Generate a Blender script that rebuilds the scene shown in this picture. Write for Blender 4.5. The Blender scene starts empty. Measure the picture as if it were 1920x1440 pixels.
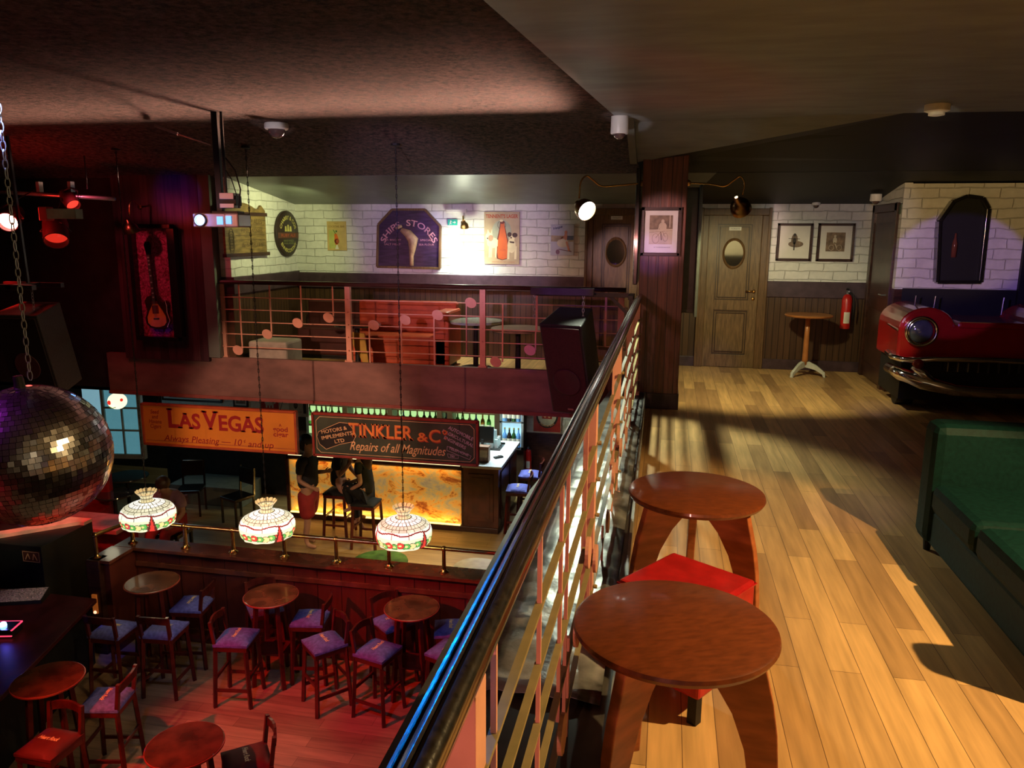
import bpy, bmesh, math, random
from mathutils import Vector, Matrix, Euler
random.seed(7)
S = bpy.context.scene
PI = math.pi
# ------------------------------------------------------------------ camera
H = 1.72
FPX = 1450.0
RM = [[0.9804917119692651, 0.19645683069560263, 0.0063809429255466815],
      [0.04401887487940332, -0.18782273015593673, -0.9812160621856543],
      [-0.1915681116833676, 0.9623550985524052, -0.19280643888692955]]
def at(px, py, **k):
    """world point seen at image pixel (px,py) of the 1920x1440 frame on the plane x=|y=|z= value"""
    (a, v), = k.items(); i = 'xyz'.index(a)
    c = ((px-960)/FPX, (py-720)/FPX, 1.0)
    d = [sum(RM[r][j]*c[r] for r in range(3)) for j in range(3)]
    o = (0, 0, H); t = (v-o[i])/d[i]
    return Vector([o[j]+d[j]*t for j in range(3)])
cam_d = bpy.data.cameras.new('camera'); cam = bpy.data.objects.new('camera', cam_d)
S.collection.objects.link(cam); S.camera = cam
cam_d.sensor_width = 36; cam_d.lens = 36*FPX/1920; cam_d.clip_start = .02
mr = Matrix([[RM[0][i], -RM[1][i], -RM[2][i]] for i in range(3)])
cam.matrix_world = Matrix.Translation((0, 0, H)) @ mr.to_4x4()
# ------------------------------------------------------------------ world, view
w = bpy.data.worlds.new('world'); S.world = w; w.use_nodes = True
w.node_tree.nodes['Background'].inputs[0].default_value = (.55, .35, .5, 1)
w.node_tree.nodes['Background'].inputs[1].default_value = .004
vs = S.view_settings
vs.view_transform = 'Standard'; vs.look = 'None'; vs.gamma = 1; vs.use_curve_mapping = False
vs.exposure = 0.16
# ------------------------------------------------------------------ lights
def spot(name, loc, aim, col, W, deg=60, blend=.3, rad=.03):
    l = bpy.data.lights.new(name, 'SPOT'); l.energy = W; l.color = col; l.spot_size = math.radians(deg)
    l.spot_blend = blend; l.shadow_soft_size = rad
    o = bpy.data.objects.new(name, l); S.collection.objects.link(o); o.location = loc
    o.rotation_euler = (Vector(aim)-Vector(loc)).to_track_quat('-Z', 'Y').to_euler(); return o
def point(name, loc, col, W, rad=.05):
    l = bpy.data.lights.new(name, 'POINT'); l.energy = W; l.color = col; l.shadow_soft_size = rad
    o = bpy.data.objects.new(name, l); S.collection.objects.link(o); o.location = loc; return o
def area(name, loc, aim, col, W, sx=.5, sy=.5, spread=180):
    l = bpy.data.lights.new(name, 'AREA'); l.energy = W; l.color = col; l.shape = 'RECTANGLE'; l.size = sx; l.size_y = sy
    l.spread = math.radians(spread)
    o = bpy.data.objects.new(name, l); S.collection.objects.link(o); o.location = loc
    o.rotation_euler = (Vector(aim)-Vector(loc)).to_track_quat('-Z', 'Y').to_euler(); return o
WARM = (1, .66, .27)
# ceiling spot over the sofa that lights the mezzanine boards
spot('light_sofa_spot', (2.2, 2.45, 2.3), (1.0, 1.6, 0), WARM, 420, 141, .12, .02)
# cool white goose-neck on the pillar and its warm twin on the right
spot('light_pillar_lamp', (-.76, 7.36, 1.91), (-.34, 6.0, .0), (.88, 1, .76), 230, 75, .45, .04)
spot('light_pillar_lamp_right', (.68, 7.70, 1.86), (.90, 9.5, .0), (1, .90, .46), 120, 104, .5, .04)
# picture lamp on the far brick wall
spot('light_wall_lamp', (-2.68, 10.10, 1.80), (-2.68, 10.34, 1.25), (.96, 1, .66), 130, 165, .9, .04)
point('light_wall_lamp_glow', (-2.68, 9.98, 1.60), (.95, 1, .72), 11, .05)
spot('light_wall_lamp_low', (-2.68, 10.16, 1.45), (-2.68, 10.34, 1.1), (.80, 1, 1), 22, 150, .9, .04)
spot('light_wall_lamp_left', (-4.2, 9.1, 2.0), (-5.12, 9.5, 1.55), (.95, 1, .45), 42, 130, .7, .04)
# stage spots, and unseen fills added among them
spot('light_red_floor', (-6.2, 2.5, 2.2), (-2.1, 6.1, -3.3), (1, .02, .012), 1500, 50, .5, .06)
spot('light_warm_floor', (-4.3, 1.6, 2.4), (-4.2, 5.7, -3.3), (1, .50, .26), 330, 22, .8, .05)
spot('light_seat_blue', (-2.6, 2.6, 2.3), (-3.6, 7.0, -2.5), (.34, .42, 1), 170, 38, .7, .05)
spot('light_red_balcony', (-4.5, 1.5, 2.3), (-3.0, 8.5, .55), (1, .33, .20), 420, 28, .7, .05)
spot('light_magenta_fascia', (-1.6, 1.0, 2.4), (-1.6, 8.5, -.1), (.85, .20, .75), 170, 24, .8, .05)
spot('light_orange_fascia', (-3.0, 3.0, 1.9), (-2.9, 8.5, -.1), (1, .48, .28), 46, 22, .9, .05)
spot('light_signs_fill', (-4.4, 3.2, 1.6), (-4.4, 8.44, -.70), (1, .62, .40), 560, 34, .5, .05)  # added unseen spot to brighten the two hanging signs
spot('light_lavender_wall', (-1.9, 1.2, 1.9), (-2.9, 10.3, 1.70), (.86, .58, 1), 760, 21, .6, .05)
spot('light_lavender_right', (.45, 1.0, 1.95), (1.95, 10.3, 1.70), (.92, .80, .80), 260, 13, .5, .05)
spot('light_violet_column', (-.2, 1.2, 1.9), (3.0, 9.1, 1.26), (.36, .20, 1), 620, 9.5, .15, .03)
spot('light_amber_column', (-.2, 1.5, 1.75), (2.9, 9.1, 1.86), (1, .64, .22), 420, 13, .4, .03)
spot('light_pillar_picture_fill', (-2.2, 2.0, 1.8), (-.06, 7.65, 1.75), (1, .62, .62), 850, 7, .7, .03)  # added with the next spot, unseen, to brighten the pillar photograph
spot('light_pillar_picture_low_fill', (-2.0, 2.4, 1.6), (-.14, 7.65, 1.52), (.42, .22, 1), 360, 5, .8, .03)
spot('light_pink_rail', (-.75, -1.9, 1.5), (-.31, 4.4, .60), (1, .36, .30), 170, 24, .6, .05)
spot('light_blue_handrail', (-3.5, 5.0, 2.4), (-.3, .70, 1.12), (.0, .24, 1), 3200, 9, .4, .2)
spot('light_blue_guitar', (-4.2, 3.2, 1.9), (-6.12, 8.5, .52), (.05, .03, 1), 120, 3.2, .6, .02)
spot('light_blue_panel', (-4.6, 5.0, 1.8), (-5.78, 8.5, 2.12), (.05, .02, 1), 190, 11, .9, .02)
spot('light_blue_note', (-1.6, 3.0, 1.9), (-1.52, 8.6, .33), (.12, .0, 1), 110, 4.2, .6, .02)
spot('light_blue_bracket', (-1.2, 4.0, 2.2), (-.95, 7.4, 1.18), (.05, .0, 1), 60, 9, .6, .02)
spot('light_blue_ships', (-2.0, 4.2, 2.0), (-3.12, 10.3, 1.68), (.06, .02, 1), 420, 7, .8, .02)
spot('light_blue_stool', (-4.8, 4.0, 1.5), (-6.05, 6.85, -2.5), (.03, .02, 1), 300, 4.5, .6, .02)
spot('light_blue_doorfoot', (.4, 5.0, 2.0), (.62, 10.0, .12), (.16, .06, 1), 60, 9, .9, .03)
spot('light_blue_carfoot', (.9, 5.0, 2.2), (2.1, 8.15, 0), (.03, .02, 1), 90, 9, .9, .03)
spot('light_violet_floor', (-.1, 2.5, 2.4), (1.2, 5.0, 0), (.35, .10, 1), 60, 12, .9, .03)
spot('light_red_car', (1.0, 5.6, 2.0), (2.15, 8.1, .75), (1, .80, .74), 170, 10, .7, .03)
spot('light_red_speaker', (-6.6, 6.3, 2.5), (-6.95, 6.95, 1.0), (1, .015, .01), 900, 20, .4, .03)
spot('light_red_ball', (-4.6, .6, -1.2), (-2.6, 2.72, .6), (1, .04, .05), 620, 12.5, .6, .3)
spot('light_violet_ball', (-4.2, 1.9, 2.6), (-2.6, 2.72, 1.0), (.60, .03, .9), 700, 13.5, .6, .3)
area('light_ceiling_fill', (-4.85, 8.22, 2.10), (-4.85, 5.65, 2.66), (1, .50, .34), 24, 8.0, .03, 11)  # added unseen strip that washes a band of the hall ceiling
spot('light_guitar', (-6.2, 7.2, 2.2), (-6.15, 8.5, 1.2), (1, .10, .16), 22, 80, .7, .03)
spot('light_rear_wall_fill', (1.4, -1.4, 2.4), (1.4, -3, 1.7), (1, .88, .60), 60, 110, .5, .05)  # added unseen light so the portholes mirror a lit rear wall
# strip lights of the bar below, then the window, added fills and globe
area('light_bottle_shelf', (-4.5, 13.0, -.6), (-4.5, 13.8, -1.8), (.85, 1, .65), 90, 3.4, .2)
area('light_counter', (-2.8, 12.6, -.45), (-2.8, 12.2, -2), (.78, .95, 1), 34, .9, .6, 110)
area('light_bar_floor', (-3.0, 9.9, -.42), (-3.3, 9.6, -3.1), (1, .70, .16), 26, 1.4, .3, 90)
area('light_window', (-8.6, 11.6, -1.4), (-8.2, 10.6, -2.4), (.45, .8, 1), 3, .7, .9)
spot('light_door_left_fill', (-1.6, 6.0, 1.9), (-.62, 10.3, 1.35), (.95, .62, .66), 230, 13, .8, .03)  # added fill in place of pillar lamp bounce on the left door
spot('light_red_partition_fill', (-6.5, 5.0, 1.0), (-8.0, 9.1, -2.6), (1, .04, .04), 260, 24, .6, .05)  # added unseen spot to lift the partition out of black
spot('light_cabinet_top_fill', (-6.3, 5.2, 2.2), (-7.55, 7.7, -1.95), (.95, 1, .7), 230, 13, .5, .05)  # added unseen spot to brighten the pale frame on the cabinet
spot('light_mixer', (-5.5, 4.5, 2.2), (-7.1, 7.0, -2.5), (1, .62, .66), 90, 7, .5, .05)
spot('light_dome_left_fill', (-3.0, 4.4, 1.6), (-3.55, 6.65, 2.62), (1, .86, .90), 70, 8, .4, .02)
spot('light_dome_pillar_fill', (-.9, 4.6, 1.7), (-.44, 6.63, 2.58), (1, .88, .92), 60, 9, .4, .02)
spot('light_detector', (1.2, 4.4, 1.6), (1.94, 6.64, 2.6), (1, .88, .66), 50, 7, .4, .02)
point('light_globe', (-8.07, 9.6, -1.1), (1, .9, .6), 1.5, .1)
# ------------------------------------------------------------------ materials
MATS = {}
def nt_of(name):
    m = bpy.data.materials.new(name); m.use_nodes = True
    return m, m.node_tree, m.node_tree.nodes['Principled BSDF']
def N(nt, t, **k):
    n = nt.nodes.new(t)
    for a, b in k.items(): setattr(n, a, b)
    return n
def coords(nt, order='xyz', sc=(1, 1, 1)):
    tc = N(nt, 'ShaderNodeTexCoord'); sx = N(nt, 'ShaderNodeSeparateXYZ'); cb = N(nt, 'ShaderNodeCombineXYZ')
    nt.links.new(tc.outputs['Object'], sx.inputs[0])
    for i, ch in enumerate(order):
        if ch in 'xyz':
            mu = N(nt, 'ShaderNodeMath', operation='MULTIPLY'); mu.inputs[1].default_value = sc[i]
            nt.links.new(sx.outputs['xyz'.index(ch)], mu.inputs[0]); nt.links.new(mu.outputs[0], cb.inputs[i])
    return cb.outputs[0]
def bump(nt, bs, h, strength=.3, dist=.01):
    b = N(nt, 'ShaderNodeBump'); b.inputs['Strength'].default_value = strength; b.inputs['Distance'].default_value = dist
    nt.links.new(h, b.inputs['Height']); nt.links.new(b.outputs[0], bs.inputs['Normal']); return b
def P(name, col, rough=.5, metal=0, var=.12, nscale=9, spec=.5, bmp=0, emis=None, es=0, coat=0, trans=0, alpha=1, ior=1.45, stretch=(1, 1, 1)):
    if name in MATS: return MATS[name]
    m, nt, bs = nt_of(name)
    bs.inputs['Roughness'].default_value = rough; bs.inputs['Metallic'].default_value = metal
    bs.inputs['Specular IOR Level'].default_value = spec; bs.inputs['Coat Weight'].default_value = coat
    bs.inputs['Coat Roughness'].default_value = .08
    bs.inputs['Transmission Weight'].default_value = trans; bs.inputs['IOR'].default_value = ior
    bs.inputs['Alpha'].default_value = alpha
    no = N(nt, 'ShaderNodeTexNoise'); no.inputs['Scale'].default_value = nscale; no.inputs['Detail'].default_value = 5
    nt.links.new(coords(nt, 'xyz', stretch), no.inputs['Vector'])
    cr = N(nt, 'ShaderNodeValToRGB'); lo = [c*(1-var*1.6) for c in col]; hi = [min(1, c*(1+var*1.3)) for c in col]
    cr.color_ramp.elements[0].position = .32; cr.color_ramp.elements[1].position = .68
    cr.color_ramp.elements[0].color = (*lo, 1); cr.color_ramp.elements[1].color = (*hi, 1)
    nt.links.new(no.outputs[0], cr.inputs[0]); nt.links.new(cr.outputs[0], bs.inputs['Base Color'])
    if bmp: bump(nt, bs, no.outputs[0], bmp, .01)
    if emis: bs.inputs['Emission Color'].default_value = (*emis, 1); bs.inputs['Emission Strength'].default_value = es
    MATS[name] = m; return m
def bricky(name, order, bw, rh, c1, c2, cm, mortar=.004, msm=.1, rough=.6, off=.5, bst=.6, bdist=.01, noise=.02, grain=None, spec=.5, coat=0, bias=0, lo=.75, hi=1.15):
    if name in MATS: return MATS[name]
    m, nt, bs = nt_of(name)
    v = coords(nt, order)
    if noise:
        no = N(nt, 'ShaderNodeTexNoise'); no.inputs['Scale'].default_value = 5; nt.links.new(v, no.inputs['Vector'])
        sb = N(nt, 'ShaderNodeVectorMath', operation='SUBTRACT'); sb.inputs[1].default_value = (.5, .5, .5)
        nt.links.new(no.outputs['Color'], sb.inputs[0])
        sc = N(nt, 'ShaderNodeVectorMath', operation='SCALE'); sc.inputs['Scale'].default_value = noise
        nt.links.new(sb.outputs[0], sc.inputs[0])
        ad = N(nt, 'ShaderNodeVectorMath', operation='ADD'); nt.links.new(v, ad.inputs[0]); nt.links.new(sc.outputs[0], ad.inputs[1]); v2 = ad.outputs[0]
    else: v2 = v
    br = N(nt, 'ShaderNodeTexBrick'); br.offset = off
    for a, b in (('Scale', 1), ('Mortar Size', mortar), ('Mortar Smooth', msm), ('Bias', bias), ('Brick Width', bw), ('Row Height', rh)): br.inputs[a].default_value = b
    br.inputs['Color1'].default_value = (*c1, 1); br.inputs['Color2'].default_value = (*c2, 1); br.inputs['Mortar'].default_value = (*cm, 1)
    nt.links.new(v2, br.inputs['Vector'])
    g = N(nt, 'ShaderNodeTexNoise'); g.inputs['Detail'].default_value = 6; g.inputs['Scale'].default_value = 1
    nt.links.new(coords(nt, order, grain or (14, 14, 14)), g.inputs['Vector'])
    mr_ = N(nt, 'ShaderNodeMapRange'); mr_.inputs['From Min'].default_value = .3; mr_.inputs['From Max'].default_value = .7
    mr_.inputs['To Min'].default_value = lo; mr_.inputs['To Max'].default_value = hi; nt.links.new(g.outputs[0], mr_.inputs['Value'])
    mx = N(nt, 'ShaderNodeVectorMath', operation='SCALE'); nt.links.new(br.outputs['Color'], mx.inputs[0]); nt.links.new(mr_.outputs[0], mx.inputs['Scale'])
    nt.links.new(mx.outputs[0], bs.inputs['Base Color'])
    inv = N(nt, 'ShaderNodeMath', operation='MULTIPLY_ADD'); inv.inputs[1].default_value = -1; inv.inputs[2].default_value = 1
    nt.links.new(br.outputs['Fac'], inv.inputs[0])
    ad2 = N(nt, 'ShaderNodeMath', operation='MULTIPLY_ADD'); ad2.inputs[1].default_value = .25
    nt.links.new(g.outputs[0], ad2.inputs[0]); nt.links.new(inv.outputs[0], ad2.inputs[2])
    bump(nt, bs, ad2.outputs[0], bst, bdist)
    bs.inputs['Roughness'].default_value = rough; bs.inputs['Specular IOR Level'].default_value = spec
    bs.inputs['Coat Weight'].default_value = coat; bs.inputs['Coat Roughness'].default_value = .2
    MATS[name] = m; return m
FLOOR = bricky('oak_boards', 'yxz', 1.15, .118, (.66, .39, .155), (.23, .115, .05), (.12, .06, .03), mortar=.0012, msm=0, rough=.42, off=.37, bst=.1, bdist=.003, noise=0, grain=(2.2, 26, 1), bias=-.28)
DANCE = bricky('dance_boards', 'xyz', 1.4, .15, (.42, .27, .15), (.30, .18, .10), (.14, .08, .04), mortar=.002, msm=0, rough=.38, off=.37, bst=.1, bdist=.003, noise=0, grain=(2.2, 22, 1))
BARFL = bricky('bar_boards', 'xyz', 1.3, .14, (.33, .22, .11), (.24, .15, .07), (.1, .06, .03), mortar=.002, msm=0, rough=.4, off=.4, bst=.1, bdist=.003, noise=0, grain=(2, 20, 1))
BRX = bricky('white_brick_x', 'xzy', .29, .105, (.74, .73, .70), (.68, .67, .64), (.60, .59, .56), mortar=.007, msm=.7, rough=.5, off=.45, bst=.8, bdist=.014, noise=.045, lo=.9, hi=1.05)
BRY = bricky('white_brick_y', 'yzx', .29, .105, (.74, .73, .70), (.68, .67, .64), (.60, .59, .56), mortar=.007, msm=.7, rough=.5, off=.45, bst=.8, bdist=.014, noise=.045, lo=.9, hi=1.05)
WNX = bricky('wainscot_x', 'zxy', 4, .075, (.085, .040, .018), (.055, .026, .012), (.01, .005, .003), mortar=.004, msm=.3, rough=.42, off=0, bst=.8, bdist=.01, noise=0, grain=(3, 40, 1))
WNY = bricky('wainscot_y', 'zyx', 4, .075, (.085, .040, .018), (.055, .026, .012), (.01, .005, .003), mortar=.004, msm=.3, rough=.42, off=0, bst=.8, bdist=.01, noise=0, grain=(3, 40, 1))
PIL = bricky('pillar_boards', 'zxy', 5, .095, (.20, .055, .028), (.13, .038, .02), (.015, .005, .003), mortar=.003, msm=.3, rough=.35, off=0, bst=.6, bdist=.008, noise=0, grain=(2.5, 45, 1), lo=.5, hi=1.3)
REDP = bricky('red_panel_boards', 'zxy', 5, .11, (.075, .028, .034), (.048, .018, .024), (.015, .003, .003), mortar=.003, msm=.3, rough=.4, off=0, bst=.6, bdist=.008, noise=0, grain=(2.5, 45, 1), lo=.6, hi=1.25)
DARKW = P('dark_stained_wood', (.045, .016, .010), .32, var=.3, nscale=6, stretch=(1, 1, 6))
DOORW = P('door_oak', (.17, .10, .045), .42, var=.22, nscale=7, stretch=(8, 8, 1), bmp=.12)
FRAMEW = P('door_frame_oak', (.14, .075, .032), .42, var=.2, nscale=7, stretch=(8, 8, 1))
TABW = P('mahogany_top', (.155, .036, .010), .33, var=.16, nscale=26, stretch=(1, 3, 1), coat=.15)
TABE = P('mahogany_edge', (.30, .085, .035), .3, var=.15)
LEGW = P('cherry_leg', (.36, .105, .035), .35, var=.18, nscale=8, stretch=(1, 1, 4))
STOOLW = P('stool_mahogany', (.085, .012, .008), .3, var=.25, nscale=8)
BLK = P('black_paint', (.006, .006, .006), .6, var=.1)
BLKG = P('black_gloss', (.012, .011, .010), .22, var=.2, nscale=30, coat=.5)
DIM = P('dark_plaster', (.018, .014, .013), .8, var=.2)
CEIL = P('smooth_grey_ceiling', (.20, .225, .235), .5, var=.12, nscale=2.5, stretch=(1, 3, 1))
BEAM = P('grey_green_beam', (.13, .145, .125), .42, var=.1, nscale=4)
BRASS = P('brass', (.62, .38, .13), .25, 1, var=.15, nscale=14)
BRASSD = P('aged_brass', (.36, .22, .09), .3, 1, var=.3, nscale=10)
CHROME = P('chrome', (.75, .75, .76), .12, 1, var=.05)
STEEL = P('grey_steel', (.32, .33, .34), .35, .8, var=.1)
RAILP = P('salmon_rail_paint', (.72, .34, .24), .42, var=.06)
BARP = P('ochre_rail_paint', (.27, .21, .09), .5, var=.08, nscale=20)
WHITE = P('white_plastic', (.78, .76, .74), .35, var=.04)
LENS = P('black_lens', (.01, .01, .012), .06, coat=1)
REDL = P('red_leather', (.42, .012, .014), .3, var=.12, nscale=16, bmp=.05)
GREENL = P('green_leather', (.003, .022, .019), .6, var=.15, nscale=40, bmp=.08, spec=.16)
PAPER = P('cream_paper', (.72, .66, .52), .5, var=.06)
INK = P('dark_ink', (.03, .022, .02), .6, var=.1)
# rough sprayed ceiling
m, nt, bs = nt_of('sprayed_dark_ceiling'); MATS['spray'] = m
no = N(nt, 'ShaderNodeTexNoise'); no.inputs['Scale'].default_value = 22; no.inputs['Detail'].default_value = 8; no.inputs['Roughness'].default_value = .7
nt.links.new(coords(nt), no.inputs['Vector'])
cr = N(nt, 'ShaderNodeValToRGB'); cr.color_ramp.elements[0].position = .38; cr.color_ramp.elements[1].position = .66
cr.color_ramp.elements[0].color = (.006, .003, .003, 1); cr.color_ramp.elements[1].color = (.19, .105, .08, 1)
nt.links.new(no.outputs[0], cr.inputs[0]); nt.links.new(cr.outputs[0], bs.inputs['Base Color']); bs.inputs['Roughness'].default_value = .9
bump(nt, bs, no.outputs[0], 1, .05)
SPRAY = m
# back-lit onyx bar front
m, nt, bs = nt_of('backlit_onyx'); ONYX = m
no = N(nt, 'ShaderNodeTexNoise'); no.inputs['Scale'].default_value = 2.6; no.inputs['Detail'].default_value = 12; no.inputs['Distortion'].default_value = .5; no.inputs['Roughness'].default_value = .72
nt.links.new(coords(nt, 'xzy', (1, 1.6, 1)), no.inputs['Vector'])
cr = N(nt, 'ShaderNodeValToRGB'); e = cr.color_ramp.elements
e[0].position = .30; e[0].color = (.10, .03, .01, 1); e[1].position = .76; e[1].color = (.42, .32, .20, 1)
for p_, c_ in ((.40, (.40, .10, .015)), (.46, (.80, .36, .05)), (.52, (.62, .40, .10)), (.58, (.46, .36, .16)), (.66, (.34, .26, .15))):
    q = e.new(p_); q.color = (*c_, 1)
nt.links.new(no.outputs[0], cr.inputs[0]); nt.links.new(cr.outputs[0], bs.inputs['Base Color']); nt.links.new(cr.outputs[0], bs.inputs['Emission Color'])
bs.inputs['Emission Strength'].default_value = .30; bs.inputs['Roughness'].default_value = .25
# stained glass: colour attribute drives the lit glass
m, nt, bs = nt_of('lit_stained_glass'); GLASSM = m
ca = N(nt, 'ShaderNodeVertexColor'); ca.layer_name = 'glass'
nt.links.new(ca.outputs[0], bs.inputs['Base Color']); nt.links.new(ca.outputs[0], bs.inputs['Emission Color']); bs.inputs['Emission Strength'].default_value = .92
bs.inputs['Roughness'].default_value = .25
def EM(name, col, s):
    return P(name, col, .4, var=.03, emis=col, es=s)
# ------------------------------------------------------------------ mesh helpers
class MB:
    def __init__(s): s.v = []; s.f = []; s.m = []; s.ms = []; s.cur = 0; s.col = None
    def mat(s, m):
        if m not in s.ms: s.ms.append(m)
        s.cur = s.ms.index(m); return s
    def add(s, vs_, fs_, M=None):
        b = len(s.v)
        for p in vs_:
            p = Vector(p); s.v.append(M @ p if M else p)
        for f in fs_: s.f.append([b+i for i in f]); s.m.append(s.cur)
        return s
    def box(s, x0, x1, y0, y1, z0, z1, M=None):
        v = [(x, y, z) for x in (x0, x1) for y in (y0, y1) for z in (z0, z1)]
        return s.add(v, [(0, 1, 3, 2), (4, 6, 7, 5), (0, 4, 5, 1), (2, 3, 7, 6), (0, 2, 6, 4), (1, 5, 7, 3)], M)
    def prism(s, poly, axis, a, b, M=None):
        """poly 2-D points in the plane of the two other axes (in xyz order), extruded along axis from a to b"""
        def mk(p, t):
            return {'x': (t, p[0], p[1]), 'y': (p[0], t, p[1]), 'z': (p[0], p[1], t)}[axis]
        n = len(poly); v = [mk(p, a) for p in poly]+[mk(p, b) for p in poly]
        f = [list(range(n)), list(range(2*n-1, n-1, -1))]+[(i, i+n, (i+1) % n+n, (i+1) % n) for i in range(n)]
        return s.add(v, f, M)
    def lathe(s, prof, seg=24, M=None, cap=True):
        n = len(prof); v = []; f = []
        for i in range(seg):
            a = 2*PI*i/seg
            for r, z in prof: v.append((r*math.cos(a), r*math.sin(a), z))
        for i in range(seg):
            j = (i+1) % seg
            for k in range(n-1): f.append((i*n+k, j*n+k, j*n+k+1, i*n+k+1))
        if cap:
            f.append([i*n for i in range(seg)][::-1]); f.append([i*n+n-1 for i in range(seg)])
        return s.add(v, f, M)
    def tube(s, pts, r, seg=8, closed=False, M=None):
        pts = [Vector(p) for p in pts]; n = len(pts); v = []; f = []
        rr = r if isinstance(r, (list, tuple)) else [r]*n
        prev = None
        for i, p in enumerate(pts):
            if closed: t = pts[(i+1) % n]-pts[i-1]
            else: t = pts[min(i+1, n-1)]-pts[max(i-1, 0)]
            if t.length < 1e-9: t = Vector((0, 0, 1))
            t.normalize()
            if prev is None:
                u = t.cross(Vector((0, 0, 1)) if abs(t.z) < .9 else Vector((1, 0, 0))).normalized()
            else:
                u = (prev-t*prev.dot(t)).normalized()
            prev = u; w_ = t.cross(u)
            for k in range(seg):
                a = 2*PI*k/seg; v.append(p+u*math.cos(a)*rr[i]+w_*math.sin(a)*rr[i])
        for i in range(n if closed else n-1):
            j = (i+1) % n
            for k in range(seg): f.append((i*seg+k, i*seg+(k+1) % seg, j*seg+(k+1) % seg, j*seg+k))
        if not closed: f.append(list(range(seg))[::-1]); f.append([(n-1)*seg+k for k in range(seg)])
        return s.add(v, f, M)
    def bar(s, a, b, w_, d=None, up=(0, 0, 1)):
        """square-section bar between two points"""
        a = Vector(a); b = Vector(b); d = d or w_; t = (b-a).normalized(); u = t.cross(Vector(up))
        if u.length < 1e-4: u = Vector((1, 0, 0))
        u.normalize(); q = t.cross(u); v = []
        for p in (a, b):
            for i, j in ((-1, -1), (1, -1), (1, 1), (-1, 1)): v.append(p+u*i*w_/2+q*j*d/2)
        return s.add(v, [(3, 2, 1, 0), (4, 5, 6, 7), (0, 1, 5, 4), (1, 2, 6, 5), (2, 3, 7, 6), (3, 0, 4, 7)])
    def ball(s, c, r, seg=16, rings=10, sc=(1, 1, 1), M=None):
        v = []; f = []
        for j in range(rings+1):
            th = PI*j/rings
            for i in range(seg):
                a = 2*PI*i/seg
                v.append((c[0]+r*sc[0]*math.sin(th)*math.cos(a), c[1]+r*sc[1]*math.sin(th)*math.sin(a), c[2]+r*sc[2]*math.cos(th)))
        for j in range(rings):
            for i in range(seg): f.append((j*seg+i, (j+1)*seg+i, (j+1)*seg+(i+1) % seg, j*seg+(i+1) % seg))
        return s.add(v, f, M)
    def flat(s, poly, y, M=None):
        """flat artwork polygon in the x-z plane at depth y"""
        return s.add([(p[0], y, p[1]) for p in poly], [list(range(len(poly)))], M)
    def ell(s, cx, cz, rx, rz, y, seg=20, M=None, rot=0):
        c, q = math.cos(rot), math.sin(rot)
        return s.flat([(cx+rx*math.cos(2*PI*i/seg)*c-rz*math.sin(2*PI*i/seg)*q, cz+rx*math.cos(2*PI*i/seg)*q+rz*math.sin(2*PI*i/seg)*c) for i in range(seg)], y, M)
    def build(s, name, mat=None, parent=None, smooth=False, bevel=0, sub=0, angle=None):
        me = bpy.data.meshes.new(name); me.from_pydata([tuple(p) for p in s.v], [], s.f)
        ms = s.ms or [mat]
        for q in ms: me.materials.append(q)
        if s.ms: me.polygons.foreach_set('material_index', s.m)
        bm = bmesh.new(); bm.from_mesh(me); bmesh.ops.remove_doubles(bm, verts=bm.verts, dist=1e-6)
        bmesh.ops.recalc_face_normals(bm, faces=bm.faces); bm.to_mesh(me); bm.free()
        if smooth:
            me.polygons.foreach_set('use_smooth', [True]*len(me.polygons))
            if angle is not None:
                try: me.set_sharp_from_angle(angle=math.radians(angle))
                except Exception: pass
        o = bpy.data.objects.new(name, me); S.collection.objects.link(o)
        if parent: o.parent = parent
        if bevel:
            b = o.modifiers.new('bevel', 'BEVEL'); b.width = bevel; b.segments = 2; b.limit_method = 'ANGLE'; b.angle_limit = math.radians(35)
        if sub: q = o.modifiers.new('sub', 'SUBSURF'); q.levels = sub; q.render_levels = sub
        return o
def thing(name, label, cat, loc=(0, 0, 0), rz=0, group=None):
    o = bpy.data.objects.new(name, None); S.collection.objects.link(o); o.location = loc; o.rotation_euler = (0, 0, rz)
    o.empty_display_size = .1; o['label'] = label; o['category'] = cat
    if group: o['group'] = group
    return o
def tag(o, label, cat, group=None, kind=None):
    o['label'] = label; o['category'] = cat
    if group: o['group'] = group
    if kind: o['kind'] = kind
    return o
def struct(o): o['kind'] = 'structure'; return o
def dup(root, loc, rz, label=None, group=None):
    r = root.copy(); S.collection.objects.link(r); r.location = loc; r.rotation_euler = (0, 0, rz)
    if label: r['label'] = label
    if group: r['group'] = group
    def rec(a, b):
        for ch in a.children:
            if ch.name.startswith('__'): continue
            c = ch.copy(); S.collection.objects.link(c); c.parent = b; rec(ch, c)
    rec(root, r); return r
def RX(a): return Matrix.Rotation(a, 4, 'X')
def RY(a): return Matrix.Rotation(a, 4, 'Y')
def RZ(a): return Matrix.Rotation(a, 4, 'Z')
def TR(x, y, z): return Matrix.Translation((x, y, z))
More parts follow.
